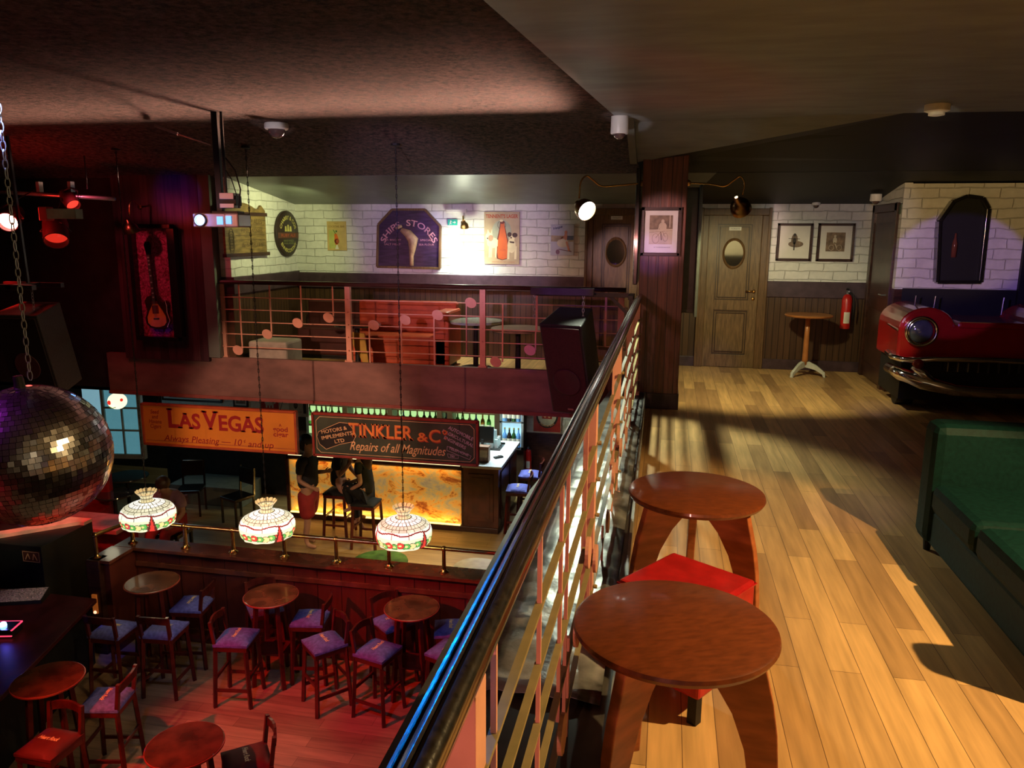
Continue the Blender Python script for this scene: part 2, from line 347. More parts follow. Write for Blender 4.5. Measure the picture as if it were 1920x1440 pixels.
# ---- lettering
_G = {}
def _raw(body, shear, bold):
    cu = bpy.data.curves.new('t', 'FONT'); cu.body = body; cu.size = 1; cu.shear = shear; cu.offset = bold; cu.resolution_u = 3; cu.fill_mode = 'FRONT'
    ob = bpy.data.objects.new('t', cu); me = ob.to_mesh()
    v = [(p.co.x, p.co.y) for p in me.vertices]; f = [list(p.vertices) for p in me.polygons]
    ob.to_mesh_clear(); bpy.data.objects.remove(ob); bpy.data.curves.remove(cu); return v, f
def _w(body):
    v, f = _raw(body, 0, 0); return max(p[0] for p in v)-min(p[0] for p in v)
def glyph(ch, shear=0, bold=0, serif=0):
    k = (ch, shear, bold, serif)
    if k in _G: return _G[k]
    adv = .28 if ch == ' ' else _w('H'+ch+'H')-_w('HH')
    v, f = ([], []) if ch == ' ' else _raw(ch, shear, bold)
    v = list(v); f = [list(q) for q in f]
    if serif and ch not in ' .,-&':
        zs = [p[1] for p in v]; lo_, hi_ = min(zs), max(zs); n0 = len(v); ff = list(f)
        for zz, up in ((lo_+.03, 0), (hi_-.03, 1)):
            iv = []
            for q in ff:
                xs = []
                for i in range(len(q)):
                    a, b = v[q[i]], v[q[(i+1) % len(q)]]
                    if (a[1]-zz)*(b[1]-zz) < 0: xs.append(a[0]+(b[0]-a[0])*(zz-a[1])/(b[1]-a[1]))
                if len(xs) >= 2: iv.append((min(xs), max(xs)))
            iv.sort(); mg = []
            for a, b in iv:
                if mg and a <= mg[-1][1]+.005: mg[-1][1] = max(b, mg[-1][1])
                else: mg.append([a, b])
            for a, b in mg:
                if b-a < .22:
                    z0, z1 = (lo_, lo_+.07) if not up else (hi_-.07, hi_)
                    k0 = len(v); v += [(a-serif, z0), (b+serif, z0), (b+serif, z1), (a-serif, z1)]; f.append([k0, k0+1, k0+2, k0+3])
    _G[k] = (v, f, adv); return _G[k]
def text(mb, body, size, cx, cz, y, width=None, shear=0, bold=0, rot=0, serif=0, align='c', arc=None, M=None, flipx=1, cond=1):
    """lettering into mesh builder, in the x-z plane at depth y; arc=(radius, start-centre angle) sets it on a circle about (cx,cz)"""
    tot = sum(glyph(c, shear, bold, serif)[2] for c in body)
    sx = size*cond
    if width: sx = width/tot
    x = 0 if align == 'l' else -tot*sx/2
    if arc is None:
        cr_, sr = math.cos(rot), math.sin(rot)
        for c in body:
            v, f, adv = glyph(c, shear, bold, serif)
            pts = [(x+p[0]*sx, p[1]*size-size*.34) for p in v]
            mb.add([(cx+(a*cr_-b*sr)*flipx, y, cz+a*sr+b*cr_) for a, b in pts], f, M); x += adv*sx
    else:
        R_, down = arc
        for c in body:
            v, f, adv = glyph(c, shear, bold, serif)
            t = (x+adv*sx/2)/R_
            if not down: th = PI/2-t; ro = -t
            else: th = -PI/2+t; ro = t
            c0, s0 = math.cos(ro), math.sin(ro)
            ox, oz = cx+R_*math.cos(th), cz+R_*math.sin(th)
            pts = [((p[0]-adv/2)*sx, p[1]*size-size*.34) for p in v]
            mb.add([(ox+a*c0-b*s0, y, oz+a*s0+b*c0) for a, b in pts], f, M); x += adv*sx
    return mb

# ================================================================== STRUCTURE
YB = 10.36          # far brick wall of the mezzanine
def sbox(name, dims, mat, bevel=0):
    return struct(MB().box(*dims).build(name, mat, bevel=bevel))
def slab(name, poly, zt, zb, mat):
    """poly: list of (x,y[,z]) top points"""
    n = len(poly)
    v = [(p[0], p[1], (p[2] if len(p) > 2 else zb)) for p in poly]+[(p[0], p[1], (p[2]+.06 if len(p) > 2 else zt)) for p in poly]
    f = [list(range(n)), list(range(2*n-1, n-1, -1))]+[(i, i+n, (i+1) % n+n, (i+1) % n) for i in range(n)]
    return struct(MB().add(v, f).build(name, mat))
struct(MB().prism([(-.17, -3), (3.95, -3), (3.95, YB), (-.17, YB)], 'z', -.3, 0).build('floor_mezzanine', FLOOR))
struct(MB().prism([(-5.2, 8.62), (-.17, 8.62), (-.17, YB), (-5.2, YB)], 'z', -.28, 0).build('floor_balcony', FLOOR))
sbox('floor_dance', (-9.5, .2, -3, 8.0, -3.4, -3.3), DANCE)
sbox('floor_bar', (-11.5, .2, 8.0, 14.2, -3.4, -3.1), BARFL)
TARP = P('crumpled_foil_sheet', (.20, .20, .20), .3, .35, var=.6, nscale=6, bmp=.9)
FASC = P('fascia_board', (.21, .10, .085), .5, var=.18, nscale=3, stretch=(1, 1, 2))
struct(MB().prism([(-.13, -3), (-.13, 3), (-.19, 8.62), (-.46, 8.62), (-.60, 6.6), (-.78, 4.5), (-.78, -3)], 'z', -.36, .155).build('trim_1', P('ledge_dark', (.05, .046, .042), .4, var=.3, nscale=7)))
MEDGE = struct(MB().prism([(-.115, -3), (-.115, 3), (-.165, 7.66), (-.18, 7.66), (-.13, 3), (-.13, -3)], 'z', .0, .165).build('trim_2', P('kerb_steel_edge', (.22, .20, .17), .35, .3, var=.2)))
sbox('trim_3', (-6.98, -.44, 8.55, 8.62, -.33, .18), FASC, .004)
sbox('trim_4', (-6.98, -.44, 8.53, 8.56, -.35, -.31), P('fascia_lip', (.26, .07, .06), .4, var=.1))
sbox('ceiling_bar', (-11.5, .2, 8.62, 14.2, -.33, -.29), BLK)
# far wall with the two doorways
def wall_panel(name, x0, x1, z0, z1, mat, y=YB, t=.1): return sbox(name, (x0, x1, y, y+t, z0, z1), mat)
DL = (-1.07, -.30); DR = (.40, 1.22); DT = 2.03   # door frames outer
wall_panel('wall_back_brick', -5.2, DL[0], 1.14, 2.12, BRX)
wall_panel('wall_back_brick_right', DR[1], 2.46, 1.13, 2.12, BRX)
wall_panel('wall_back_brick_middle', DL[0], DR[1], DT, 2.12, BRX)
wall_panel('wall_back_wainscot', -5.2, DL[0], 0, .93, WNX)
wall_panel('wall_back_wainscot_right', DR[1], 2.46, 0, .93, WNX)
wall_panel('wall_back_wainscot_middle', DL[1], DR[0], 0, DT, WNX)
RAILC = P('chair_rail_board', (.06, .034, .044), .4, var=.2)
sbox('trim_5', (-5.2, DL[0], YB-.03, YB+.1, .93, 1.14), RAILC, .006)
sbox('trim_6', (DR[1], 2.46, YB-.03, YB+.1, .93, 1.13), RAILC, .006)
sbox('baseboard_back', (DR[1], 2.42, YB-.025, YB, 0, .13), RAILC, .004)
sbox('baseboard_middle', (DL[1], DR[0], YB-.025, YB, 0, .13), RAILC, .004)
# left return wall of the balcony
XL = -5.20
struct(MB().prism([(8.62, 1.16), (YB, 1.16), (YB, 2.12), (8.62, 2.36)], 'x', XL-.14, XL).build('wall_left_brick', BRY))
sbox('wall_left_wainscot', (XL-.14, XL, 8.62, YB, 0, .95), WNY)
sbox('trim_7', (XL-.14, XL+.03, 8.62, YB, .95, 1.16), RAILC, .006)
sbox('trim_8', (-5.50, -5.35, 8.50, 8.64, 0.18, 2.38), BEAM, .004)
# wood panel wall with the guitar case
sbox('wall_guitar_panel', (-6.66, -5.50, 8.5, 8.6, .13, 2.4), REDP)
sbox('wall_stage', (-9.6, -6.66, 8.62, 8.7, -.33, 2.7), DIM).location.z = 0
# right side: return wall with a door, brick column
CX0, CX1, CY = 2.42, 3.62, 9.1
struct(MB().prism([(CY, 2.04), (YB, 2.04), (YB, 2.12), (CY, 2.26)], 'x', CX0, CX0+.08).build('wall_right_return_top', BRY))
sbox('wall_right_return', (CX0, CX0+.08, CY, 9.22, 1.14, 2.05), BRY)
sbox('wall_right_return_low', (CX0, CX0+.08, CY, 9.22, 0, 1.14), DARKW)
sbox('wall_column', (CX0+.08, CX1, CY, CY+.1, 1.15, 2.25), BRX)
sbox('wall_column_face_edge', (CX0, CX0+.08, CY-.001, CY+.0, 1.15, 2.25), BRX)
sbox('wall_column_low', (CX0+.08, CX1, CY, CY+.1, 0, 1.15), BLK)
sbox('wall_right', (3.95, 4.05, -3, YB+.1, 0, 3), DIM)
sbox('wall_right_pier', (CX1, 3.95, CY-.05, CY+.1, 0, 2.4), BLK)
sbox('wall_rear', (-9.6, -.2, -3.1, -3, -3.4, 3), DIM); sbox('wall_rear_brick', (-.2, 4.05, -3.1, -3, 1.1, 3), BRX); sbox('wall_rear_low', (-.2, 4.05, -3.1, -3, -.3, 1.1), DIM)
sbox('wall_hall_left', (-9.7, -9.6, -3, 8.0, -3.4, 3), DIM); sbox('wall_hall_left_top', (-9.7, -9.6, 8.0, 8.7, -.3, 3), DIM)
sbox('wall_hall_right', (0, .1, -3, 8.6, -3.3, -.36), DIM)
# ceilings
E0, E1 = (-1.38, -3), (-.48, 6.63)
slab('ceiling_mezzanine', [(-1.38, -3), (3.95, -3), (3.95, 6.9), (1.75, 6.8), (-.34, 7.0), (-.48, 6.63)], 2.72, 2.65, CEIL)
slab('ceiling_hall', [(-9.6, -3), (-1.3, -3), (-.30, 7.0), (-9.6, 6.6)], 2.76, 2.66, SPRAY)
slab('ceiling_hall_slope', [(-9.6, 6.6, 2.66), (-.30, 7.0, 2.66), (-.30, 8.62, 2.34), (-9.6, 8.62, 2.34)], 0, 0, SPRAY)
slab('ceiling_slope_right', [(-.34, 7.0, 2.65), (1.75, 6.8, 2.65), (-.33, 7.72, 2.38)], 0, 0, CEIL)
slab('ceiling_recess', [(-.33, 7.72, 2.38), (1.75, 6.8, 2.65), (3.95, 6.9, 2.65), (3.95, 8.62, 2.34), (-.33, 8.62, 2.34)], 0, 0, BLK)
slab('ceiling_bulkhead', [(-5.47, 8.6, 2.34), (.45, 8.6, 2.34), (.15, YB+.1, 2.07), (-5.47, YB+.1, 2.07)], 0, 0, BEAM)
slab('ceiling_bulkhead_shaded', [(.45, 8.6, 2.34), (3.95, 8.6, 2.34), (3.95, YB+.1, 2.07), (.15, YB+.1, 2.07)], 0, 0, BLK)  # unlit half of the same bulkhead, its shade put in as black
struct(MB().prism([(6.75, 2.65), (7.66, 2.36), (7.66, 2.55), (7.0, 2.7)], 'x', -.40, -.335).build('trim_9', BEAM))
# pillar
sbox('wall_pillar', (-.275, .145, 7.66, 8.3, 0, 2.45), PIL, .006)
sbox('baseboard_pillar', (-.285, .155, 7.645, 8.3, 0, .16), RAILC, .004)
# lower walls
sbox('wall_bar_back', (-7.1, -2.62, 13.8, 13.9, -3.1, -.3), DIM)
sbox('wall_bar_brick', (-2.62, 0.2, 13.8, 13.9, -1.95, -.3), BRX)
sbox('wall_bar_low', (-2.62, 0.2, 13.8, 13.9, -3.1, -1.95), DARKW)
sbox('wall_bar_gallery', (-9.2, -6.3, 12.6, 12.7, -1.5, -.3), BRX)
sbox('wall_bar_gallery_low', (-9.2, -6.3, 12.6, 12.7, -3.1, -1.5), DIM)
sbox('wall_bar_left', (-11.6, -11.5, 8.0, 14, -3.1, -.3), DIM)
sbox('wall_bar_rear', (-11.5, -9.2, 13.6, 13.7, -3.1, -.3), DIM)
# parapet between dance floor and bar
PW = bricky('parapet_boards', 'zxy', 4, .30, (.11, .022, .014), (.08, .016, .011), (.02, .004, .003), mortar=.006, msm=.3, rough=.34, off=0, bst=.6, bdist=.01, noise=0, grain=(3, 12, 1))
sbox('wall_parapet', (-6.32, -1.62, 7.9, 8.04, -3.3, -2.14), PW)
sbox('wall_parapet_left', (-6.50, -6.32, 7.45, 8.04, -3.3, -2.14), PW)
sbox('wall_parapet_right', (-1.80, -1.62, 7.22, 7.9, -3.3, -2.14), PW)
CAPW = P('parapet_cap_wood', (.13, .035, .02), .25, var=.25, nscale=6, coat=.3)
struct(MB().box(-6.55, -1.57, 7.82, 8.12, -2.14, -2.1).box(-6.57, -6.27, 7.40, 7.82, -2.14, -2.1).box(-1.87, -1.57, 7.15, 7.82, -2.14, -2.1).build('trim_10', CAPW, bevel=.006))
struct(MB().box(-6.3, -1.8, 7.87, 7.9, -2.36, -2.30).box(-6.3, -1.8, 7.86, 7.9, -3.3, -3.12).build('trim_11', CAPW, bevel=.004))
sbox('wall_newel_left', (-6.58, -6.40, 7.38, 7.56, -3.3, -2.1), DARKW, .01)
# ================================================================== DOORS
LETW = P('sign_white', (.75, .74, .7), .4, var=.03)
MIRR = P('door_porthole_glass', (.62, .66, .52), .04, 1, var=.03)
def make_door(name, x0, x1, knob, signz):
    t = bpy.data.objects.new(name, None); S.collection.objects.link(t); t.location = ((x0+x1)/2, YB, 0); t['kind'] = 'structure'
    W = (x1-x0)/2; fr = .085
    mb = MB(); mb.box(-W, -W+fr, -.05, .1, 0, DT-fr-.001); mb.box(W-fr, W, -.05, .1, 0, DT-fr-.001); mb.box(-W, W, -.05, .1, DT-fr, DT)
    mb.box(-W-.02, -W+.015, -.065, -.0505, 0, DT+.01); mb.box(W-.015, W+.02, -.065, -.0505, 0, DT+.01)
    mb.build('door_frame', FRAMEW, t, bevel=.006)
    w_ = W-fr; lf = MB(); lf.box(-w_, w_, 0, .05, 0.005, DT-fr)
    lf.box(-w_, -w_+.11, -.012, 0, 0.005, DT-fr); lf.box(w_-.11, w_, -.012, 0, 0.005, DT-fr)
    lf.box(-w_+.11, w_-.11, -.012, 0, DT-fr-.11, DT-fr); lf.box(-w_+.11, w_-.11, -.012, 0, .75, .88); lf.box(-w_+.11, w_-.11, -.012, 0, 0.005, .17)
    lf.box(-w_+.15, w_-.15, -.006, 0, .21, .71); lf.box(-w_+.14, w_-.14, -.006, 0, .91, DT-fr-.14)
    lf.build('door_leaf', DOORW, t, bevel=.004)
    ml = MB()
    for x0_, x1_, z0_, z1_ in ((-w_+.115, w_-.115, .88, DT-fr-.11), (-w_+.115, w_-.115, .175, .745)):
        for q in (0, .028):
            ml.box(x0_+q, x1_-q, -.017, -.004, z0_+q, z0_+q+.011).box(x0_+q, x1_-q, -.017, -.004, z1_-q-.011, z1_-q).box(x0_+q, x0_+q+.011, -.017, -.004, z0_+q+.0112, z1_-q-.0112).box(x1_-q-.011, x1_-q, -.017, -.004, z0_+q+.0112, z1_-q-.0112)
    ml.build('panel_moulding', P('dark_moulding', (.045, .022, .010), .4), t)
    M = TR(0, -.012, 1.47) @ RX(PI/2) @ Matrix.Diagonal((.72, 1, 1, 1))
    g = MB().lathe([(.001, 0), (.165, 0), (.165, .006), (.001, .006)], 32, M).build('porthole_glass', MIRR, t, smooth=True, angle=30)
    MB().lathe([(.16, -.01), (.195, -.01), (.195, .012), (.18, .02), (.16, .012)], 36, M, cap=False).build('porthole_rim', FRAMEW, t, smooth=True, angle=40)
    k = MB().tube([(knob*(w_-.055), -.012, 1.0), (knob*(w_-.055), -.06, 1.0), (knob*(w_-.055)-knob*.10, -.062, 1.0)], .009, 8)
    k.ball((knob*(w_-.055), -.05, 1.0), .022, 12, 8); k.ball((knob*(w_-.055), -.02, .90), .022, 12, 8, (1, .4, 1)); k.build('door_handle', BRASS, t, smooth=True)
    sg = MB().box(-.075, .075, -.02, -.012, signz-.022, signz+.022).build('door_sign', LETW, t)
    tx = MB(); text(tx, 'TOILETS', .022, 0, signz, -.0215, width=.11); tx.build('sign_lettering', INK, sg)
    return t
make_door('door_1', DL[0], DL[1], -1, 1.93-.02)
make_door('door_2', DR[0], DR[1], 1, 1.78)
# door in the side wall, nearly edge-on
t = bpy.data.objects.new('door_3', None); S.collection.objects.link(t); t.location = (CX0, 9.7, 0); t['kind'] = 'structure'
MB().box(-.03, .08, -.50, -.40, 0, 2.06).box(-.03, .08, .44, .54, 0, 2.06).box(-.03, .08, -.5, .54, 1.97, 2.06).build('door_frame', DARKW, t, bevel=.006)
MB().box(.0, .05, -.40, .44, .01, 1.97).box(-.012, 0, -.34, .38, .2, .85).box(-.012, 0, -.34, .38, 1.0, 1.85).build('door_leaf', P('side_door_wood', (.05, .02, .014), .3, var=.2), t, bevel=.005)
MB().tube([(0, -.33, 1.05), (-.06, -.33, 1.05), (-.06, -.22, 1.05)], .01).box(-.006, .0, -.35, -.31, .95, 1.12).build('door_handle', STEEL, t, smooth=False)
# ================================================================== WINDOW (lower left)
wn = bpy.data.objects.new('window_1', None); S.collection.objects.link(wn); wn.location = (-9.02, 10.9, -1.98); wn.rotation_euler = (0, 0, math.radians(8)); wn['kind'] = 'structure'
WFR = P('window_paint', (.30, .33, .28), .5, var=.08)
GLW = P('blue_window_glass', (.10, .24, .28), .1, var=.35, nscale=5, emis=(.10, .30, .36), es=.55)
mb = MB()
mb.box(-.05, 0, -.04, .04, 0, 1.25).box(.56, .63, -.04, .04, 0, 1.25).box(-.05, .63, -.04, .04, -.05, .03).box(-.05, .63, -.04, .04, 1.2, 1.27).box(.27, .30, -.03, .03, 0, 1.25)
for k in (.42, .80): mb.box(0, .6, -.03, .03, k, k+.03)
mb.build('window_frame', WFR, wn, bevel=.004)
MB().box(0, .6, .0, .008, 0, 1.25).build('pane', GLW, wn)
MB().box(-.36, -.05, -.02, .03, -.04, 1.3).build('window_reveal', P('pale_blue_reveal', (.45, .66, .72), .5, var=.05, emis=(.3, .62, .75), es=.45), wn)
# ================================================================== MUSIC RAILINGS
def railing(name, label, length, posts, heads, vert, loc, rz, hand='round', shift=0, bright=True):
    """along local +x, stands on local z=0 (kerb top); bars face -y"""
    t = thing(name, label, 'railing', loc, rz)
    for x in posts:
        mb = MB().box(x-.033, x+.033, 0, .05, 0, .90).box(x-.05, x+.05, -.02, .07, 0, .012)
        for k in (-.04, .04): mb.lathe([(.008, .012), (.008, .024)], 8, TR(x+k, -.012, 0))
        mb.build('post', RAILP, t, bevel=.002)
    for z in (.74, .59, .44, .29, .13):
        mb = MB().box(0, length, -.004, .014, z-.005, z+.005)
        for x in posts: mb.lathe([(.009, 0), (.009, .014)], 8, TR(x, -.004, z+.008) @ RX(PI/2))
        mb.build('stave_bar', BARP if hand == 'grooved' else RAILP, t)
    for hx, hz, sx, s0, s1 in heads:
        mb = MB().lathe([(.001, -.006), (.062, -.006), (.062, .006), (.001, .006)], 24, TR(hx, -.015, hz) @ RY(.5) @ RX(PI/2) @ Matrix.Diagonal((1.12, .9, 1, 1)))
        mb.box(sx-.008, sx+.008, -.0, .010, min(s0, s1), max(s0, s1)); mb.build('music_note', RAILP, t)
    for x, a, b in vert: MB().box(x-(.005 if hand == 'grooved' else .012), x+(.005 if hand == 'grooved' else .012), .0, .010, a, b+.015).build('bar_line', RAILP, t)
    if hand == 'round':
        MB().prism([(-.035, .90), (.035, .90), (.042, .925), (.03, .948), (-.03, .948), (-.042, .925)], 'x', 0, length).build('handrail', DARKW, t, smooth=False, bevel=.004)
    return t
def hp(px, py): p = at(px, py, y=8.56); return p.x+5.42, p.z-.18
heads = []
for hx, hy, sxp, up in ((445, 657, 452, 1), (500, 627, 507, 1), (557, 606, 564, 1), (615, 596, 623, 1), (700, 610, 690, 0), (759, 600, 750, 0), (820, 591, 812, 0), (882, 568, 873, 0), (929, 679, 941, 2), (993, 657, 1003, 3)):
    x, z = hp(hx, hy); sx, _ = hp(sxp, hy)
    heads.append((x, z, sx, z, {1: .9, 0: .0, 2: .74, 3: .44}[up]) if not (hx == 882) else (x, z, sx, z, .13))
vert = [(hp(1005, 600)[0], .44, .9), (hp(1135, 600)[0], .29, .9)]
railing('balcony_railing', 'salmon balcony railing with music notes on five bars across the far gallery', 4.98, (.08, 1.72, 3.36, 4.93), heads, vert, (-5.42, 8.59, .18), 0)
h2 = []
for k in range(2, 5):
    for i, (dx, z) in enumerate(((.35, .20), (.68, .34), (1.0, .46), (1.32, .30))):
        x = .25+k*1.645+dx; up = (i+k) % 2 == 0
        h2.append((x, z, x+(.055 if up else -.055), z, .9 if up else .0))
# near railing runs along +y; local x -> world y, local -y -> world +x  (rotation +90 about z)
near = railing('gallery_railing', 'long music-note railing beside the low tables with a dark grooved wooden handrail', 9.6, [y+1.98 for y in (-.6, 1.02, 2.97, 4.57, 6.3, 7.58)], h2, [(y+1.98, 0, .9) for y in (1.13, 1.60, 2.1)], (-.247, -1.98, .155), PI/2, hand='grooved')
prof = [(.041, .975), (.043, .955), (.038, .935), (.022, .918), (-.010, .912), (-.040, .925), (-.050, .948), (-.048, .968), (-.038, .972), (-.033, .966), (-.026, .966), (-.020, .980), (-.006, .985), (0, .978), (.006, .978), (.012, .984), (.026, .984)]
mb = MB(); mb.prism([(-p[0]*.62+.012, p[1]) for p in prof], 'x', 0, 9.6)
hr = mb.build('handrail', P('black_varnished_handrail', (.018, .013, .010), .26, var=.5, nscale=60, coat=.8, bmp=.12), near, smooth=True, angle=50)
# crumpled foil sheet on the ledge
mb = MB(); nx, ny = 8, 90; v = []; f = []
for j in range(ny+1):
    for i in range(nx+1):
        v.append((-.16-.02*j/ny-(.42-.17*max(0, j-50)/40)*i/nx, 2.35+4.9*j/ny, .160+.020*random.random()+(.012 if 0 < i < nx else 0)))
for j in range(ny):
    for i in range(nx): a = j*(nx+1)+i; f.append((a, a+1, a+nx+2, a+nx+1))
sh = mb.add(v, f).build('foil_sheet', TARP, smooth=True, angle=30)
sh.modifiers.new('s', 'SOLIDIFY').thickness = .004
tag(sh, 'crumpled silvery sheet lying on the ledge under the near railing', 'sheet')
# ================================================================== LOW TABLES, OTTOMAN
def low_table(label, x, y, rz):
    t = thing('low_round_table', label, 'table', (x, y, 0), rz, 'low round tables on the gallery')
    MB().lathe([(.001, .566), (.27, .566), (.290, .572), (.297, .585), (.294, .596), (.285, .600), (.001, .600)], 64).build('tabletop', TABW, t, smooth=True, angle=35)
    out = [(.06, .565), (.245, .565), (.262, .50), (.288, .40), (.305, .30), (.315, .18), (.322, .0)]
    inn = [(.245, .0), (.235, .12), (.215, .24), (.175, .35), (.12, .44), (.06, .50)]
    poly = out+inn
    for a in (90, 210, 330):
        MB().prism(poly, 'y', -.018, .018, RZ(math.radians(a))).build('leg', LEGW, t, bevel=.004)
    MB().lathe([(.075, .545), (.075, .566)], 20).build('hub_plate', LEGW, t)
    return t
low_table('nearest low round reddish wood table beside the railing', .065, 2.14, math.radians(25))
low_table('low round reddish wood table behind the red ottoman', .165, 3.37, 0)
t = thing('ottoman', 'red leather cube ottoman between the two low tables', 'ottoman', (.12, 2.775, 0), math.radians(-35+1))
MB().box(-.182, .182, -.182, .182, .11, .45).build('cushion_body', REDL, t, bevel=.012)
for a in (-1, 1):
    for b in (-1, 1): MB().box(a*.15-.018, a*.15+.018, b*.15-.018, b*.15+.018, 0, .11).build('leg', BLK, t)
mb = MB()
for z in (.435,): mb.tube([(-.184, -.184, z), (.184, -.184, z), (.184, .184, z), (-.184, .184, z)], .004, 6, True)
mb.build('piping', REDL, t)
# ================================================================== SOFA
t = thing('sofa', 'dark green leather sofa at the right edge of the gallery', 'sofa', (1.42, 2.95, 0))
def cushion(mb, x0, x1, y0, y1, z0, z1): mb.box(x0, x1, y0, y1, z0, z1)
MB().box(.03, .80, 0.06, 1.50, .07, .27).build('base_frame', GREENL, t, bevel=.02)
for i in range(2):
    MB().box(0, .66, .13+i*.61, .73+i*.61, .27, .43).build('seat_cushion', GREENL, t, bevel=.045)
MB().box(.64, .86, .0, 1.56, .10, .80).build('backrest', GREENL, t, bevel=.05)
MB().box(.0, .70, 1.35, 1.56, .07, .74).build('armrest', GREENL, t, bevel=.05)
MB().box(.0, .70, -.06, .12, .07, .74).build('armrest', GREENL, t, bevel=.05)
for a in (.06, .78):
    for b in (.06, 1.48): MB().lathe([(.018, 0), (.025, .07)], 10, TR(a, b, 0)).build('foot', BLK, t)
# ================================================================== HIGH PEDESTAL TABLE (gallery back)
t = thing('pedestal_table', 'small round high table on a pale three-footed base before the back wall', 'table', (1.70, 9.93, 0))
MB().lathe([(.001, .735), (.27, .735), (.28, .748), (.27, .76), (.001, .76)], 40).build('tabletop', P('orange_wood', (.42, .16, .05), .3, var=.15), t, smooth=True, angle=35)
MB().lathe([(.03, .14), (.036, .2), (.03, .5), (.03, .735)], 16).build('column', P('orange_wood', (.42, .16, .05), .3), t, smooth=True)
PF = P('pale_foot_paint', (.55, .57, .52), .45, var=.1)
for a in (-15, 105, 225):
    MB().prism([(.0, .17), (.05, .18), (.14, .14), (.24, .06), (.25, 0), (.225, 0), (.21, .035), (.12, .085), (0, .11)], 'y', -.018, .018, RZ(math.radians(a))).build('foot', PF, t, bevel=.003)
# ================================================================== CAR FRONT
t = thing('car_front', 'red vintage car front with chrome bumper set against the brick column', 'car front', (2.24, 8.12, 0))
CARR = P('red_car_paint', (.34, .008, .008), .18, var=.05, coat=.8)
fp = []
for i in range(13):
    a = PI*i/12; fp.append((.25+.25*-math.cos(a), .83+.20*math.sin(a)))
body = [(.0, .50), (.0, .83)]+fp[1:-1]+[(.5, .86), (1.15, .86)]
rest = [(1.65-x, z) for x, z in fp[1:-1][::-1]]
poly = body+rest+[(1.65, .83), (1.65, .50)]
MB().prism(poly, 'y', 0, .78).build('bodywork', CARR, t, bevel=.04)
MB().box(.52, 1.13, -.03, .7, .84, .90).build('bonnet_ridge', CARR, t, bevel=.02)
for x in (.19, 1.44):
    MB().lathe([(.115, -.06), (.140, -.05), (.150, -.01), (.145, .02), (.115, .02)], 32, TR(x, 0, .80) @ RX(PI/2) @ Matrix.Diagonal((1, 1, -1, 1)), cap=False).build('headlight_rim', CHROME, t, smooth=True)
    MB().tube([(x+.135*math.cos(a_), -.045, .80+.135*math.sin(a_)) for a_ in [2*PI*i/28 for i in range(28)]], .017, 8, True).build('headlight_ring', CHROME, t, smooth=True)
    MB().lathe([(.001, .055), (.05, .05), (.09, .035), (.115, .015), (.116, 0)], 32, TR(x, 0, .80) @ RX(PI/2)).build('headlight_lens', P('smoky_lens', (.10, .12, .10), .08, var=.2, coat=1), t, smooth=True)
    MB().lathe([(.001, .05), (.045, .04), (.055, 0)], 20, TR(x-.03, -.13, .50) @ RX(PI/2)).build('indicator_lamp', P('dark_red_lens', (.25, .01, .01), .1, coat=1), t, smooth=True)
mb = MB()
mb.tube([(-.02, .25, .55), (-.02, .05, .53), (.03, -.07, .53), (.15, -.13, .53), (.3, -.14, .55), (.8, -.15, .56), (1.35, -.14, .55), (1.5, -.13, .53), (1.62, -.07, .53), (1.67, .05, .53), (1.67, .25, .55)], [.03]*11, 12)
mb.tube([(-.01, .2, .40), (.04, -.04, .38), (.22, -.13, .32), (.5, -.16, .26), (.82, -.17, .25), (1.15, -.16, .26), (1.43, -.13, .32), (1.61, -.04, .38), (1.66, .2, .40)], [.05, .065, .075, .06, .055, .06, .075, .065, .05], 12)
mb.tube([(.12, -.12, .47), (.22, -.15, .40), (.34, -.17, .30)], [.03, .045, .03], 10)
mb.tube([(1.53, -.12, .47), (1.43, -.15, .40), (1.31, -.17, .30)], [.03, .045, .03], 10)
mb.build('bumper', CHROME, t, smooth=True)
MB().box(.42, 1.23, -.04, .02, .42, .54).build('grille', BLKG, t)
mb = MB()
for i in range(9): mb.box(.45+i*.09, .462+i*.09, -.055, -.035, .42, .54)
mb.build('grille_bars', CHROME, t)
MB().box(.05, 1.60, .0, .75, .12, .50).build('undertray', BLK, t)
for x in (.15, 1.42): MB().lathe([(.06, -.04), (.12, -.04), (.12, .12), (.06, .12)], 20, TR(x, .35, .12) @ RY(PI/2)).build('wheel', BLK, t)
MB().bar((-.005, .02, .80), (-.005, .4, .82), .012).bar((.06, -.01, .82), (.13, -.03, .81), .012).build('side_trim', CHROME, t)
for x in (.20, .38, 1.0, ):
    MB().tube([(x, .3, .95), (x+.008, .3, 1.12)], .008, 8).build('chrome_pin', CHROME, t)
# ================================================================== COFFIN-SHAPED DISPLAY CASE on the column
pts = [(1757, 415), (1783, 378), (1808, 368), (1836, 372), (1847, 392), (1832, 528), (1752, 528)]
c = at(1800, 450, y=CY-.01)
loc = [(at(px, py, y=CY-.01).x-c.x, at(px, py, y=CY-.01).z-c.z) for px, py in pts]
t = thing('display_case', 'black angular-topped display case holding a small bottle on the brick column', 'display case', (c.x, CY-.002, c.z))
MB().prism(loc, 'y', -.05, 0).build('back_board', BLK, t)
mb = MB()
for i in range(len(loc)):
    a, b = loc[i], loc[(i+1) % len(loc)]; mb.bar((a[0], -.06, a[1]), (b[0], -.06, b[1]), .035, .11, up=(0, 1, 0))
mb.build('case_frame', BLKG, t, bevel=.003)
MB().lathe([(.001, -.16), (.026, -.16), (.028, -.02), (.012, .04), (.010, .09), (.001, .09)], 14, TR(-.07, -.08, -.02)).build('bottle', P('brown_glass_bottle', (.16, .05, .03), .15, coat=.6), t, smooth=True)
